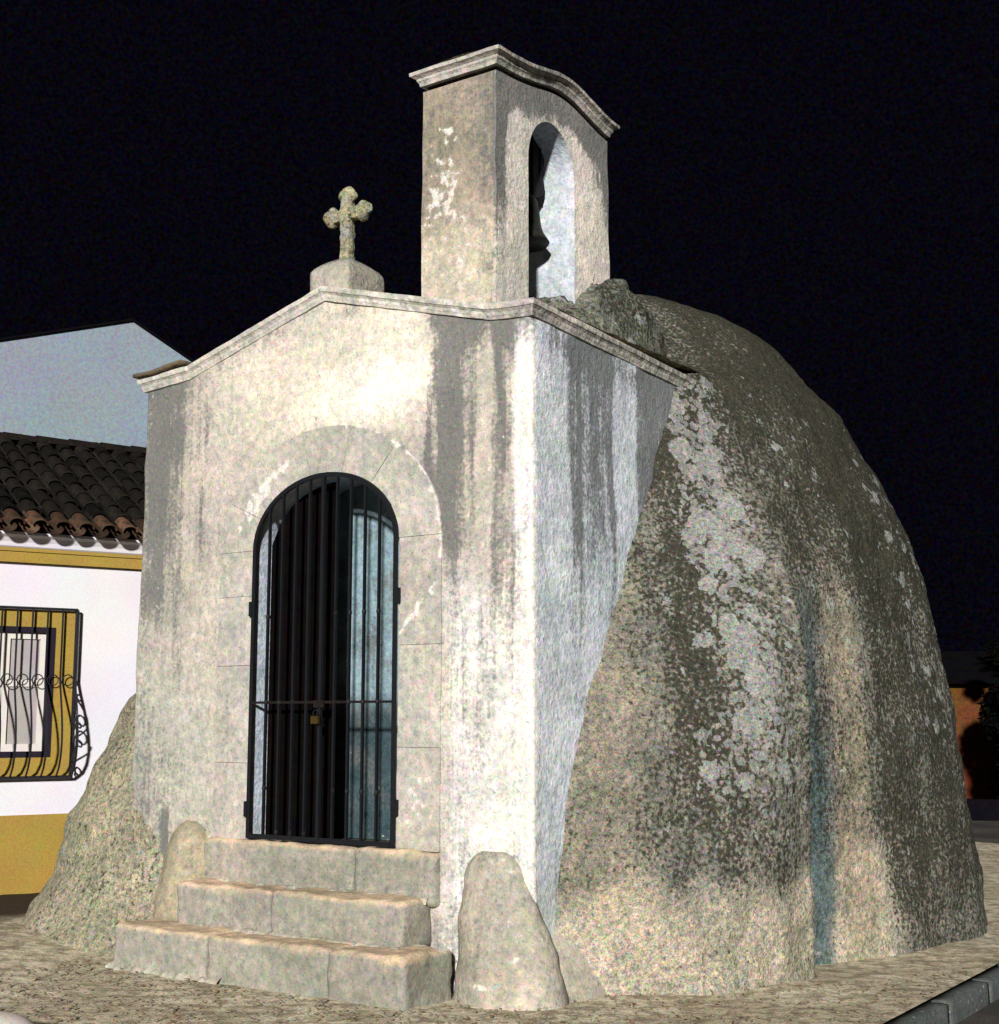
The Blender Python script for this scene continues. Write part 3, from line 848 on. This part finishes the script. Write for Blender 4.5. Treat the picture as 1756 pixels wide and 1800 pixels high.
# ------------------------------------------------------------------ bell gable over the right shoulder
TX0, TX1, TY0, TY1 = -.87, -.28, .04, 1.44
NY0, NY1, NZ0, NZS, NRZ = .40, .975, 4.25, 5.26, .31
def tz(y):
    u = (y - TY0) / (TY1 - TY0)
    return 5.70 + .015 * math.cos(2 * PI * u) + .14 * math.exp(-((u - .55) / .30) ** 2) - .02
gab = bpy.data.objects.new('bell_gable', None); C.objects.link(gab); gab.parent = ch
def gable_body():
    V = []; F = []; kind = []
    nyc = (NY0 + NY1) / 2; hw = (NY1 - NY0) / 2
    ysl = list(np.linspace(TY0, NY0, 14)) + list(nyc - hw * np.cos(np.linspace(0, PI, 22)))[1:-1] + list(np.linspace(NY1, TY1, 15))
    n_low, n_mid, n_up = 8, 30, 26
    def colz(y, x):
        zt = tz(y)
        e = max(0, 1 - ((y - nyc) / hw) ** 2)
        za = NZS + NRZ * math.sqrt(e) if abs(y - nyc) <= hw + 1e-6 else NZS
        return list(np.linspace(4.05, NZ0, n_low)) + list(np.linspace(NZ0, za, n_mid))[1:-1] + list(np.linspace(za, zt, n_up))
    nr = n_low + n_mid - 2 + n_up
    for x, flip in ((TX1, False), (TX0, True)):
        b0 = len(V)
        for y in ysl:
            for z in colz(y, x): V.append((x, y, z))
        for ci in range(len(ysl) - 1):
            hole = ysl[ci] >= NY0 - 1e-6 and ysl[ci + 1] <= NY1 + 1e-6
            for r in range(nr - 1):
                if hole and n_low - 1 <= r < n_low + n_mid - 2: continue
                a = b0 + ci * nr + r; b = a + nr
                F.append((a, b, b + 1, a + 1) if not flip else (a, a + 1, b + 1, b))
    # front and back faces
    for y, flip in ((TY0, False), (TY1, True)):
        xs = np.linspace(TX0, TX1, 22); zs = np.array(colz(y, 0)); b0 = len(V)
        for x in xs:
            for z in zs: V.append((x, y, z))
        for ci in range(21):
            for r in range(nr - 1):
                a = b0 + ci * nr + r; b = a + nr
                F.append((a, b, b + 1, a + 1) if not flip else (a, a + 1, b + 1, b))
    V = np.array(V)
    # the jambs, sill and vault of the opening
    prof = [(NY0, z) for z in np.linspace(NZ0, NZS, 26)] + [(nyc - hw * math.cos(t), NZS + NRZ * math.sin(t)) for t in np.linspace(0, PI, 24)[1:-1]] + [(NY1, z) for z in np.linspace(NZS, NZ0, 26)] + [(y, NZ0) for y in np.linspace(NY1, NY0, 12)[1:]]
    xs = np.linspace(TX1, TX0, 18)
    J = np.array([(x, y, z) for x in xs for (y, z) in prof])
    JF = grid_faces(len(xs), len(prof))
    b0 = len(V); F += [tuple(i + b0 for i in f) for f in JF]
    nOut = len(V)
    V = np.vstack([V, J])
    jam = np.zeros(len(V)); jam[nOut:] = 1
    W = V + np.c_[nz(V, 3, 1), nz(V, 3, 6), nz(V, 3, 12) * 0] * .010
    x, y, z = V.T
    sidef = (np.abs(x - TX1) < .001) & (jam < .5)
    frontf = (np.abs(y - TY0) < .001)
    n1 = nz(V, 2.4, 2.); n2 = nz(V * np.array([1, 1, .3]), 10, 3.)
    col = np.tile([.36, .32, .26], (len(V), 1))
    def bl(m, c):
        nonlocal col
        m = np.clip(m, 0, 1)[:, None]; col = col * (1 - m) + np.array(c) * m
    bl(frontf * 1., (.27, .235, .18))
    bl(frontf * ss(4.95, 4.5, z + .15 * n1), (.46, .41, .33))
    bl(sidef * 1., (.60, .56, .50))
    bl(jam, (.40, .44, .48))  # bluish light of the shaded opening painted into the jambs
    top = np.array([tz(a) for a in y]) - z
    g = .05 + .2 * n1
    g += frontf * (.30 * ss(4.6, 5.2, z) + .25 * ss(-.48, -.33, x) + .15 * n2)
    dist = np.hypot(np.maximum(np.abs(y - nyc) / hw, 0), 0)
    archd = np.where(z > NZS, np.hypot((y - nyc) / hw, (z - NZS) / NRZ), np.abs(y - nyc) / hw)
    g -= sidef * .3 * ss(1.75, 1.5, archd)
    g += sidef * 1.35 * (.85 * ss(.30, .12, top + .05 * n2) + .62 * ss(.16, .06, y - TY0 + .03 * n2) * ss(4.3, 5.0, z + .2 * n1) + .55 * ss(.14, .03, TY1 - y + .04 * n2) * ss(4.9, 5.2, z) + .35 * ss(1.75, 2.0, archd) * ss(5.1, 5.4, z))
    g -= .3 * jam
    wh = .0 + .12 * n1
    wh += frontf * (.50 * np.exp(-((x + .68) / .13) ** 2) * ss(4.7, 5.0, z) * ss(5.52, 5.40, z) + .40 * ss(5.3, 4.6, z) * ss(-.38, -.52, x) * ss(4.2, 4.35, z))
    mesh_obj('gable_body', W, F, M['plaster'], gab, attrs_for(V, col, g, wh, .02))
    # cornice that rides over the curved top, with its capping
    per = []
    for xx in np.linspace(TX0 + .03, TX1 - .03, 10): per.append((xx, TY0, tz(TY0), 0, -1))
    ypl = np.linspace(TY0 + .03, TY1 - .03, 40)
    loop = [(TX0, TY0, tz(TY0), -1, -1)] + per + [(TX1, TY0, tz(TY0), 1, -1)] + [(TX1, yy, tz(yy), 1, 0) for yy in ypl] + [(TX1, TY1, tz(TY1), 1, 1)]
    loop += [(xx, TY1, tz(TY1), 0, 1) for xx in np.linspace(TX1 - .03, TX0 + .03, 10)] + [(TX0, TY1, tz(TY1), -1, 1)] + [(TX0, yy, tz(yy), -1, 0) for yy in ypl[::-1]] + [(TX0, TY0, tz(TY0), -1, -1)]
    prof = [(-.02, -.03), (.018, -.025), (.024, .004), (.032, .02), (.040, .03), (.044, .055), (.064, .072), (.085, .085), (.090, .118), (.080, .128), (-.05, .135)]
    prof = [(o * .74, (u - .135) * .62 + .135) for o, u in prof]
    def gr(V):
        s = (V[:, 0] > TX1 + .01)
        return .10 + .3 * nz(V, 4) + .34 * s
    sweep('gable_cornice', loop, prof, M['plaster'], (.42, .40, .35), gr, lambda V: .30 + .25 * nz(V, 5) - .5 * (V[:, 0] > TX1 + .01), cap=False, parent=gab)
    xs = np.linspace(TX0 - .03, TX1 + .03, 14); ys = np.linspace(TY0 - .03, TY1 + .03, 40)
    V = np.array([(a, b, tz(min(max(b, TY0), TY1)) + .132 + .03 * math.cos((a + .575) / .62 * PI)) for b in ys for a in xs])
    mesh_obj('gable_capping', V, grid_faces(40, 14), M['dome'], gab, attrs_for(V, (.25, .23, .17), .3 + .3 * nz(V, 4), 0, .1), True)
gable_body()
# rough mortar mound packed behind the gable
def mound():
    V = []; F = []; nu, nv = 60, 30
    for j in range(nv):
        p = PI / 2 * j / (nv - 1)
        for i in range(nu):
            a = 2 * PI * i / nu
            e = .8
            cx = math.copysign(abs(math.cos(a)) ** e, math.cos(a)); cy = math.copysign(abs(math.sin(a)) ** e, math.sin(a))
            V.append((-.52 + .50 * math.cos(p) ** .7 * cx, 1.42 + .74 * math.cos(p) ** .7 * cy, 4.04 + .66 * math.sin(p) ** .8))
    V = np.array(V)
    V[:, 2] -= .18 * ss(1.5, .9, V[:, 1])
    d = fr(V, 5., 5, 3.) * .05
    V[:, 2] += d; V[:, 0] += d * .6
    mesh_obj('roof_mound', V, grid_faces(nv, nu, close=True), M['dome'], ch, attrs_for(V, (.125, .13, .105), .50 + .4 * nz(V, 3.5), 0, .2), True)
mound()

# ------------------------------------------------------------------ cross on its pedestal over the gable's apex
ped = bpy.data.objects.new('cross_pedestal', None)
def pedestal():
    V, F = rough_box(-1.855, -1.50, .035, .45, 4.25, 4.645, .03, .009, .03, 4.)
    u = np.abs((V[:, 0] + 1.678) / .178); v = np.abs((V[:, 1] - .247) / .212)
    V[:, 2] += ss(4.54, 4.64, V[:, 2]) * .115 * (1 - np.clip(np.maximum(u, v), 0, 1) ** 2.0)
    g = .12 + .3 * nz(V, 6) + .5 * ss(4.68, 4.73, V[:, 2]) + .2 * (V[:, 0] > -1.55)
    return mesh_obj('cross_pedestal', V, F, M['plaster'], ch, attrs_for(V, (.33, .31, .255), g, .15, .1), True)
ped = pedestal()
def cross():
    m = MB()
    m.box(-.042, .042, -.04, .04, -.03, .44)
    m.box(-.125, .125, -.038, .038, .285, .365)
    for cx, cz in ((0, .455), (-.14, .325), (.14, .325)):
        for (dx, dz) in ((0, 0), (.03, .015), (-.03, .015), (0, .035), (.0, -.02)):
            V, F = [], []
            nu, nv = 12, 8
            for j in range(nv + 1):
                p = PI * j / nv
                for i in range(nu):
                    a = 2 * PI * i / nu
                    V.append((cx + dx + .048 * math.sin(p) * math.cos(a), .045 * math.cos(p), cz + dz + .048 * math.sin(p) * math.sin(a)))
            for j in range(nv):
                for i in range(nu):
                    F.append((j * nu + i, j * nu + (i + 1) % nu, (j + 1) * nu + (i + 1) % nu, (j + 1) * nu + i))
            m.add(V, F)
    bm = bmesh.new(); me = bpy.data.meshes.new('cross'); me.from_pydata(m.V, [], m.F)
    o = bpy.data.objects.new('cross', me); C.objects.link(o)
    rm = o.modifiers.new('r', 'REMESH'); rm.mode = 'VOXEL'; rm.voxel_size = .011
    dg = bpy.context.evaluated_depsgraph_get(); me2 = bpy.data.meshes.new_from_object(o.evaluated_get(dg))
    V = np.array([v.co[:] for v in me2.vertices]); F = [tuple(p.vertices) for p in me2.polygons]
    bpy.data.objects.remove(o)
    V = V + np.c_[nz(V, 20), nz(V, 20, 4), nz(V, 20, 8)] * .010
    V += np.array([-1.68, .24, 4.755])
    mesh_obj('cross', V, F, M['dome'], ped, attrs_for(V, (.26, .25, .16), .12 + .3 * nz(V, 9), 0, .30), True)
cross()

# ------------------------------------------------------------------ bell hanging in the gable
bell = empty('bell', 'dark bronze bell hanging from a scalloped wooden headstock inside the arched gable', 'bell', wpt(-.565, .765, 4.80), -YAW)
MB().lathe([(.175, 0), (.182, .012), (.17, .03), (.142, .075), (.122, .13), (.118, .19), (.108, .26), (.098, .31), (.075, .35), (.03, .365), (.0, .366)][:-1], (0, 0, 0), 32).obj('bell_body', M['bronze'], bell, smooth=True)
MB().tube([(0, 0, .3), (0, 0, .04)], .012).lathe([(.01, -.03), (.03, -.015), (.035, .01), (.02, .04)], (0, 0, .03), 12).obj('clapper', M['iron'], bell)
out = []
for (y, z) in ((.05, .34), (.13, .36), (.165, .40), (.17, .45), (.155, .50), (.115, .53), (.14, .56), (.165, .61), (.165, .66), (.14, .70), (.10, .72), (.115, .75), (.13, .79), (.125, .83), (.095, .86), (.07, .875), (.075, .90), (.06, .925), (.03, .94)):
    out.append((y, z))
full = [(-y, z) for y, z in out] + [(y, z) for y, z in out[::-1]]
V = []; n = len(out)
for x in (-.075, -.06, .06, .075):
    k = .93 if abs(x) > .07 else 1
    for (y, z) in out: V.append((x, -y * k, z))
    for (y, z) in out: V.append((x, y * k, z))
F = []
for i in range(3):
    b = i * 2 * n
    for a in range(n - 1):
        F.append((b + a, b + a + 1, b + 2 * n + a + 1, b + 2 * n + a)); F.append((b + n + a + 1, b + n + a, b + 3 * n + a, b + 3 * n + a + 1))
for b in (0, 6 * n):
    for a in range(n - 1): F.append((b + a, b + a + 1, b + n + a + 1, b + n + a))
mesh_obj('headstock', V, F, M['headstock'], bell)
MB().tube([(0, -.37, .42), (0, .215, .42)], .02, 8).obj('axle', M['iron'], bell)
MB().tube([(.08, -.1, .36), (.08, -.1, .7)], .008).tube([(.08, .1, .36), (.08, .1, .7)], .008).tube([(.08, 0, .34), (.08, 0, .9)], .009).obj('strap', M['iron'], bell)

# ------------------------------------------------------------------ white house on the left
HA_ = R(57); hx = Vector((math.sin(HA_), math.cos(HA_), 0)); hy = Vector((-math.cos(HA_), math.sin(HA_), 0))
HO = Vector((-4.84, 13.5, 0))
hrz = math.atan2(hx.y, hx.x)
def hp(s, d, z): return HO + hx * s + hy * d + Vector((0, 0, z))
hs = empty('white_house', 'low white house with ochre bands, clay tile roof and barred window beside the chapel', 'house', HO, hrz)
S0, S1 = -5.0, 6.0
WL, WR, WB, WT = -.38, .54, 1.22, 2.48    # window opening
m = MB()
for a, b, c, d in ((S0, WL, .66, 3.10), (WR, S1, .66, 3.10), (WL, WR, .66, WB), (WL, WR, WT, 3.10)):
    m.add([(a, 0, c), (b, 0, c), (b, 0, d), (a, 0, d)], [(0, 1, 2, 3)])
m.box(S0, S1, .25, 5.2, .1, 3.45)
m.obj('wall', M['housewhite'], hs)
MB().box(S0, S1, -.018, .24, -.2, .675).obj('base_band', M['ochre'], hs)
m = MB().box(S0, S1, -.05, .24, 3.105, 3.21); m.box(S0, S1, -.065, .23, 3.212, 3.245); m.obj('cornice_band', M['ochre'], hs)
# coved white eave moulding
V = []; pf = [(-.06, 3.247), (-.075, 3.26), (-.085, 3.30), (-.11, 3.34), (-.15, 3.365), (-.15, 3.39), (.2, 3.40)]
V = [(s, y, z) for s in (S0, S1) for (y, z) in pf]
mesh_obj('eave_moulding', V, grid_faces(2, len(pf)), M['housewhite'], hs)
# ochre surround
m = MB()
for a, b, c, d in ((WL - .20, WL, 1.04, 2.65), (WR, WR + .19, 1.04, 2.65), (WL, WR, 1.04, WB), (WL, WR, WT, 2.65)):
    m.box(a, b, -.022, -.002, c, d)
m.obj('window_surround', M['ochre'], hs)
win = bpy.data.objects.new('window', None); C.objects.link(win); win.parent = hs
m = MB()
for a, b, c, d in ((WL, WL + .075, WB, WT), (WR - .075, WR, WB, WT), (WL + .075, WR - .075, WB, WB + .055), (WL + .075, WR - .075, WT - .055, WT)):
    m.box(a, b, -.026, .05, c, d)
m.obj('window_frame', M['wframe'], win)
for a, b in ((WL + .078, .058), (.062, WR - .078)):
    m = MB(); zb, zt = WB + .058, WT - .058; w = .055
    m.box(a, a + w, .01, .05, zb, zt).box(b - w, b, .01, .05, zb, zt).box(a + w, b - w, .01, .05, zb, zb + .07).box(a + w, b - w, .01, .05, zt - .06, zt).box(a + w, b - w, .015, .05, 1.90, 1.965)
    m.obj('sash', M['wsash'], win)
    MB().box(a + w, b - w, .03, .035, zb + .07, 1.90).obj('pane', M['wpane'], win)
    MB().box(a + w, b - w, .03, .035, 1.965, zt - .06).obj('pane', M['wpane'], win)
gr_ = bpy.data.objects.new('window_grille', None); C.objects.link(gr_); gr_.parent = hs
def belly(z):
    return float(np.interp(z, [1.03, 1.06, 1.12, 1.22, 1.35, 1.5, 1.65, 1.8, 1.9, 1.97, 2.66], [.07, .10, .16, .205, .228, .215, .18, .125, .088, .07, .07]))
zsb = np.concatenate([[2.66, 2.3], np.linspace(1.97, 1.03, 20)])
pit = .1455; sb = [.735 - pit * k for k in range(10)]
for k, s in enumerate(sb):
    MB().tube([(s, -belly(z), z) for z in zsb], .010 if 0 < k < 9 else .014, 6).obj('bar', M['wiron'], gr_)
for k in range(9):
    MB().ring((sb[k] - pit / 2, -.075, 1.965), .052, .006, 1).obj('ring', M['wiron'], gr_)
MB().tube([(sb[-1], -.07, 2.66), (sb[0], -.07, 2.66)], .013).obj('top_rail', M['wiron'], gr_)
MB().tube([(sb[-1], -.07, 1.03), (sb[0], -.07, 1.03)], .015).obj('bottom_rail', M['wiron'], gr_)
for se in (sb[0], sb[-1]):
    MB().tube([(se, -.03, z) for z in (1.03, 1.5, 2.66)], .012).obj('side_post', M['wiron'], gr_)
    m = MB()
    for zc, r in ((1.83, .035), (1.62, .06), (1.46, .075), (1.12, .045)):
        m.ring((se, -(.03 + belly(zc)) / 2 - .01, zc), r * .8, .009, 0, 16, 5)
        m.ring((se, -(.03 + belly(zc)) / 2 + r * .2, zc - r * .9), r * .4, .008, 0, 12, 5)
    m.tube([(se, -.03 - .22 * (0.5 - .5 * math.cos(PI * t)), 1.12 + .3 * t) for t in np.linspace(0, 1, 9)], .009)
    m.tube([(se, -.04 - .16 * math.sin(PI * t), 1.42 + .4 * t) for t in np.linspace(0, 1, 9)], .008)
    m.obj('scroll', M['wiron'], gr_)
# clay tile roof
rf = MB()
ZE, ZRd, DR = 3.42, 4.72, 2.5
rf.add([(S0, -.13, ZE - .01), (S1, -.13, ZE - .01), (S1, DR, ZRd), (S0, DR, ZRd), (S0, 5.3, ZE - .01), (S1, 5.3, ZE - .01)], [(0, 1, 2, 3), (3, 2, 5, 4), (0, 3, 4)])
roof = rf.obj('roof', M['darkroof'], hs)
slope = math.atan2(ZRd - ZE, DR + .13); run = math.hypot(ZRd - ZE, DR + .13)
def tile_mesh(name, up, L, r0, r1, mat):
    n = 8; V = []
    for (yy, rr_) in ((0, r0), (L, r1)):
        for k in range(n + 1):
            t = PI * k / n
            V.append((rr_ * math.cos(t), yy, rr_ * .78 * math.sin(t) * up))
    for (yy, rr_) in ((0, r0 - .014), (L, r1 - .014)):
        for k in range(n + 1):
            t = PI * k / n
            V.append((rr_ * math.cos(t), yy, rr_ * .78 * math.sin(t) * up))
    w = n + 1; F = []
    for k in range(n):
        F += [(k, k + 1, w + k + 1, w + k), (2 * w + k + 1, 2 * w + k, 3 * w + k, 3 * w + k + 1), (k + 1, k, 2 * w + k, 2 * w + k + 1)]
    me = bpy.data.meshes.new(name); me.from_pydata(V, [], F); me.materials.append(mat)
    me.polygons.foreach_set('use_smooth', [True] * len(F))
    return me
PT = .223
cov = tile_mesh('cover_tile', 1, .44, .082, .066, M['tile']); pan = tile_mesh('pan_tile', -1, .44, .085, .07, M['tile'])
cove = tile_mesh('cover_tile_eave', 1, .44, .082, .066, M['eavetile']); pane = tile_mesh('pan_tile_eave', -1, .44, .092, .075, M['eavetile'])
cs, sn = math.cos(slope), math.sin(slope)
def put_tile(me, s, q, lift, tilt=0.):
    o = bpy.data.objects.new('tile', me); C.objects.link(o); o.parent = roof
    o.location = (s + random.uniform(-.008, .008), -.13 + q * cs - lift * sn, ZE + q * sn + lift * cs)
    o.rotation_euler = (slope + tilt + random.uniform(-.02, .02), random.uniform(-.06, .06), random.uniform(-.03, .03))
EXPO = .345
nrow = int(run / EXPO)
for c in range(-3, 12):
    s = 1.30 - c * PT
    for r in range(nrow + 1):
        q = -.10 + r * EXPO
        put_tile(pane if r == 0 else pan, s, q - (.05 if r == 0 else 0), .085, -.04)
        put_tile(cove if r == 0 else cov, s - PT / 2, q + .03, .075, -.04)
m = MB()
for c in list(range(-20, -3)) + list(range(12, 29)):
    s = 1.30 - c * PT
    if not (S0 + .1 < s < S1 - .1): continue
    for k, (me, dx, lf) in enumerate(((pan, 0, .085), (cov, -PT / 2, .075))):
        for r in range(nrow + 1):
            q = -.1 + r * EXPO; ca, sa = math.cos(slope - .04), math.sin(slope - .04)
            V = [(v.co.x + s + dx, -.13 + q * cs - lf * sn + v.co.y * ca - v.co.z * sa, ZE + q * sn + lf * cs + v.co.y * sa + v.co.z * ca) for v in me.vertices]
            m.add(V, [tuple(p.vertices) for p in me.polygons])
fo = m.obj('roof_tiles', M['tile'], roof); fo['kind'] = 'stuff'
m = MB()
for s in np.arange(S0 + .2, S1, .38):
    V = []; 
    for (xx, rr_) in ((0, .10), (.42, .085)):
        for k in range(9):
            t = PI * k / 8
            V.append((s + xx, DR + rr_ * math.cos(t) * 1.1, ZRd + .07 + rr_ * math.sin(t)))
    m.add(V, [(k, 9 + k, 10 + k, k + 1) for k in range(8)])
m.obj('ridge', M['tile'], roof)

# ------------------------------------------------------------------ tall building behind
UB = 7.0
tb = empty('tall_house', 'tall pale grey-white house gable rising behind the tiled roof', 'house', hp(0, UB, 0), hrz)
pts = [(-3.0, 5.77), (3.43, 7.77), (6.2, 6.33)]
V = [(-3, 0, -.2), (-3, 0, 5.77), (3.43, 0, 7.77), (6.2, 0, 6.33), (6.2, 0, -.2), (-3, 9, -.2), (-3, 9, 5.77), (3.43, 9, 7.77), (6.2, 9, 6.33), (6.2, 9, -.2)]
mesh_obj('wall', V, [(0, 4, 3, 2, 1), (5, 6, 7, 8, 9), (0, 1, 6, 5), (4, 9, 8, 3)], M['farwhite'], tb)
m = MB()
for (a, b) in (((-3.2, 5.708), (3.43, 7.77)), ((3.43, 7.77), (6.4, 6.226))):
    V = [(a[0], -.04, a[1] + .003), (b[0], -.04, b[1] + .003), (b[0], 9.1, b[1] + .003), (a[0], 9.1, a[1] + .003), (a[0], -.04, a[1] + .04), (b[0], -.04, b[1] + .04), (b[0], 9.1, b[1] + .04), (a[0], 9.1, a[1] + .04)]
    m.add(V, [(0, 1, 5, 4), (1, 2, 6, 5), (2, 3, 7, 6), (3, 0, 4, 7), (4, 5, 6, 7), (3, 2, 1, 0)])
m.obj('roof', M['darkroof'], tb)

# ------------------------------------------------------------------ distant terracotta building, low wall and trees on the right
ob = empty('terracotta_building', 'small terracotta coloured building glimpsed behind dark trees right of the chapel', 'building', (11.2, 27.5, 0), R(-8))
m = MB().box(-3.0, 3.0, 0, 4, -.2, 2.25); m.obj('wall', M['orange'], ob)
m = MB(); m.add([(-3.2, -.25, 2.26), (3.2, -.25, 2.26), (3.2, 2, 3.0), (-3.2, 2, 3.0), (-3.2, 4.25, 2.26), (3.2, 4.25, 2.26)], [(0, 1, 2, 3), (3, 2, 5, 4), (0, 3, 4), (1, 5, 2)]); m.obj('roof', M['darkroof'], ob)
MB().box(.3, 1.2, -.03, .05, -.1, 2.0).obj('door', M['wframe'], ob)
lw = MB().box(-5, 8, -.12, .12, -.3, .22).obj('low_wall', M['darkroof']); lw.location = (11.5, 24.0, 0); lw.rotation_euler = (0, 0, R(-6))
tag(lw, 'low dark wall in front of the terracotta building at the right edge', 'wall')
def tree(x, y, h, cr_, n, label, z0=.4, seed=0, name='dark_tree'):
    rnd = random.Random(seed)
    t = empty(name, label, 'tree', (x, y, -.1))
    m = MB().tube([(0, 0, -.1), (.05, .02, h * .3), (-.04, .05, h * .6), (0, 0, h * .85)], [.11, .085, .06, .02], 8)
    for k in range(7):
        a = rnd.uniform(0, 2 * PI); zz_ = h * rnd.uniform(.25, .7); L = cr_ * rnd.uniform(.5, .9)
        m.tube([(0, 0, zz_), (L * .5 * math.cos(a), L * .5 * math.sin(a), zz_ + L * .3), (L * math.cos(a), L * math.sin(a), zz_ + L * .5)], [.04, .025, .01], 5)
    m.obj('trunk', M['bark'], t)
    V = []; F = []
    cl = [(rnd.uniform(-1, 1) * cr_ * .75, rnd.uniform(-1, 1) * cr_ * .75, rnd.uniform(z0, h), rnd.uniform(.22, .5) * cr_) for _ in range(26)]
    for k in range(n):
        cx, cy, cz, r = rnd.choice(cl)
        p = Vector((rnd.gauss(0, 1), rnd.gauss(0, 1), rnd.gauss(0, 1))).normalized() * r * rnd.uniform(.4, 1.) + Vector((cx, cy, cz))
        a = Vector((rnd.gauss(0, 1), rnd.gauss(0, 1), rnd.gauss(0, 1))).normalized(); b = a.orthogonal().normalized(); s = rnd.uniform(.05, .12)
        i = len(V); V += [p - a * s, p + b * s * .5, p + a * s, p - b * s * .5]; F.append((i, i + 1, i + 2, i + 3))
    mesh_obj('crown', V, F, M['leaf'], t)
tree(9.66, 25.3, 2.9, .80, 9000, 'dark leafy tree hiding the middle of the terracotta building', .9, 3)
tree(10.9, 25.8, 3.6, 1.5, 11000, 'larger dark leafy tree at the right edge of the view', .3, 5)

# ------------------------------------------------------------------ white painted rock, pebbles, leaf litter
V = []; nu, nv = 40, 20
for j in range(nv):
    p = -PI / 2 + PI * j / (nv - 1)
    for i in range(nu):
        a = 2 * PI * i / nu
        V.append((.25 * math.cos(p) * math.cos(a), .22 * math.cos(p) * math.sin(a), .17 * math.sin(p)))
V = np.array(V); V *= (1 + .06 * nz(V, 6))[:, None]
rk = mesh_obj('white_rock', V, grid_faces(nv, nu, close=True), M['whitestone'], None, smooth=True)
RKP = tuple(wpt(-1.68, -2.33, -.02))
rk.location = RKP; rk.rotation_euler = (0, 0, .3)
tag(rk, 'smooth whitewashed rock at the lower left corner, in front of the steps', 'rock')
def scatter(name, n, mat, label_kind, smin, smax, flat, seed):
    rnd = random.Random(seed); m = MB()
    while n:
        x = rnd.uniform(-6.0, KX - .15); y = rnd.uniform(-3.2, 3.5)
        # keep off the chapel's own footprint
        d = math.hypot(x + 1.71, y - 3.6)
        if d < 3.55 or (-3.5 < x < .1 and y > -.1) or (-2.95 < x < -.42 and y > -.6): continue
        # more of it gathers against the walls
        if rnd.random() > .6 + .4 * math.exp(-max(0, abs(y + .7) - .3) * 1.2): continue
        n -= 1
        s = rnd.uniform(smin, smax) * (1 if rnd.random() < .9 else 1.8)
        w = wpt(x, y, .0); w.z = .018 * mn.noise(Vector((x, y, 0)) * 1.7) + .004
        a = rnd.uniform(0, PI)
        if flat:
            c_, s_ = math.cos(a) * s, math.sin(a) * s; h = rnd.uniform(.002, .015)
            m.add([(w.x - c_, w.y - s_, w.z + .002), (w.x - s_ * .5, w.y + c_ * .5, w.z + h), (w.x + c_, w.y + s_, w.z + .004), (w.x + s_ * .5, w.y - c_ * .5, w.z + h * .6)], [(0, 1, 2, 3)])
        else:
            V = []
            for (px, py, pz) in ((1, 0, 0), (0, 1, 0), (-1, 0, 0), (0, -1, 0), (.5, .5, .6), (-.5, .5, .5), (-.5, -.5, .6), (.5, -.5, .5)):
                k = rnd.uniform(.7, 1.2) * s
                V.append((w.x + (px * math.cos(a) - py * math.sin(a)) * k, w.y + (px * math.sin(a) + py * math.cos(a)) * k, w.z - .002 + pz * k))
            m.add(V, [(0, 1, 4), (1, 5, 4), (1, 2, 5), (2, 6, 5), (2, 3, 6), (3, 7, 6), (3, 0, 7), (0, 4, 7), (4, 5, 6, 7)])
    o = m.obj(name, mat); o['kind'] = 'stuff'; o['label'] = label_kind; return o
scatter('gravel', 5200, M['pebble'], 'small pebbles scattered over the earth', .004, .014, False, 3)
scatter('leaf_litter', 2600, M['litter'], 'dry brown leaves and crumbs on the earth', .006, .017, True, 4)
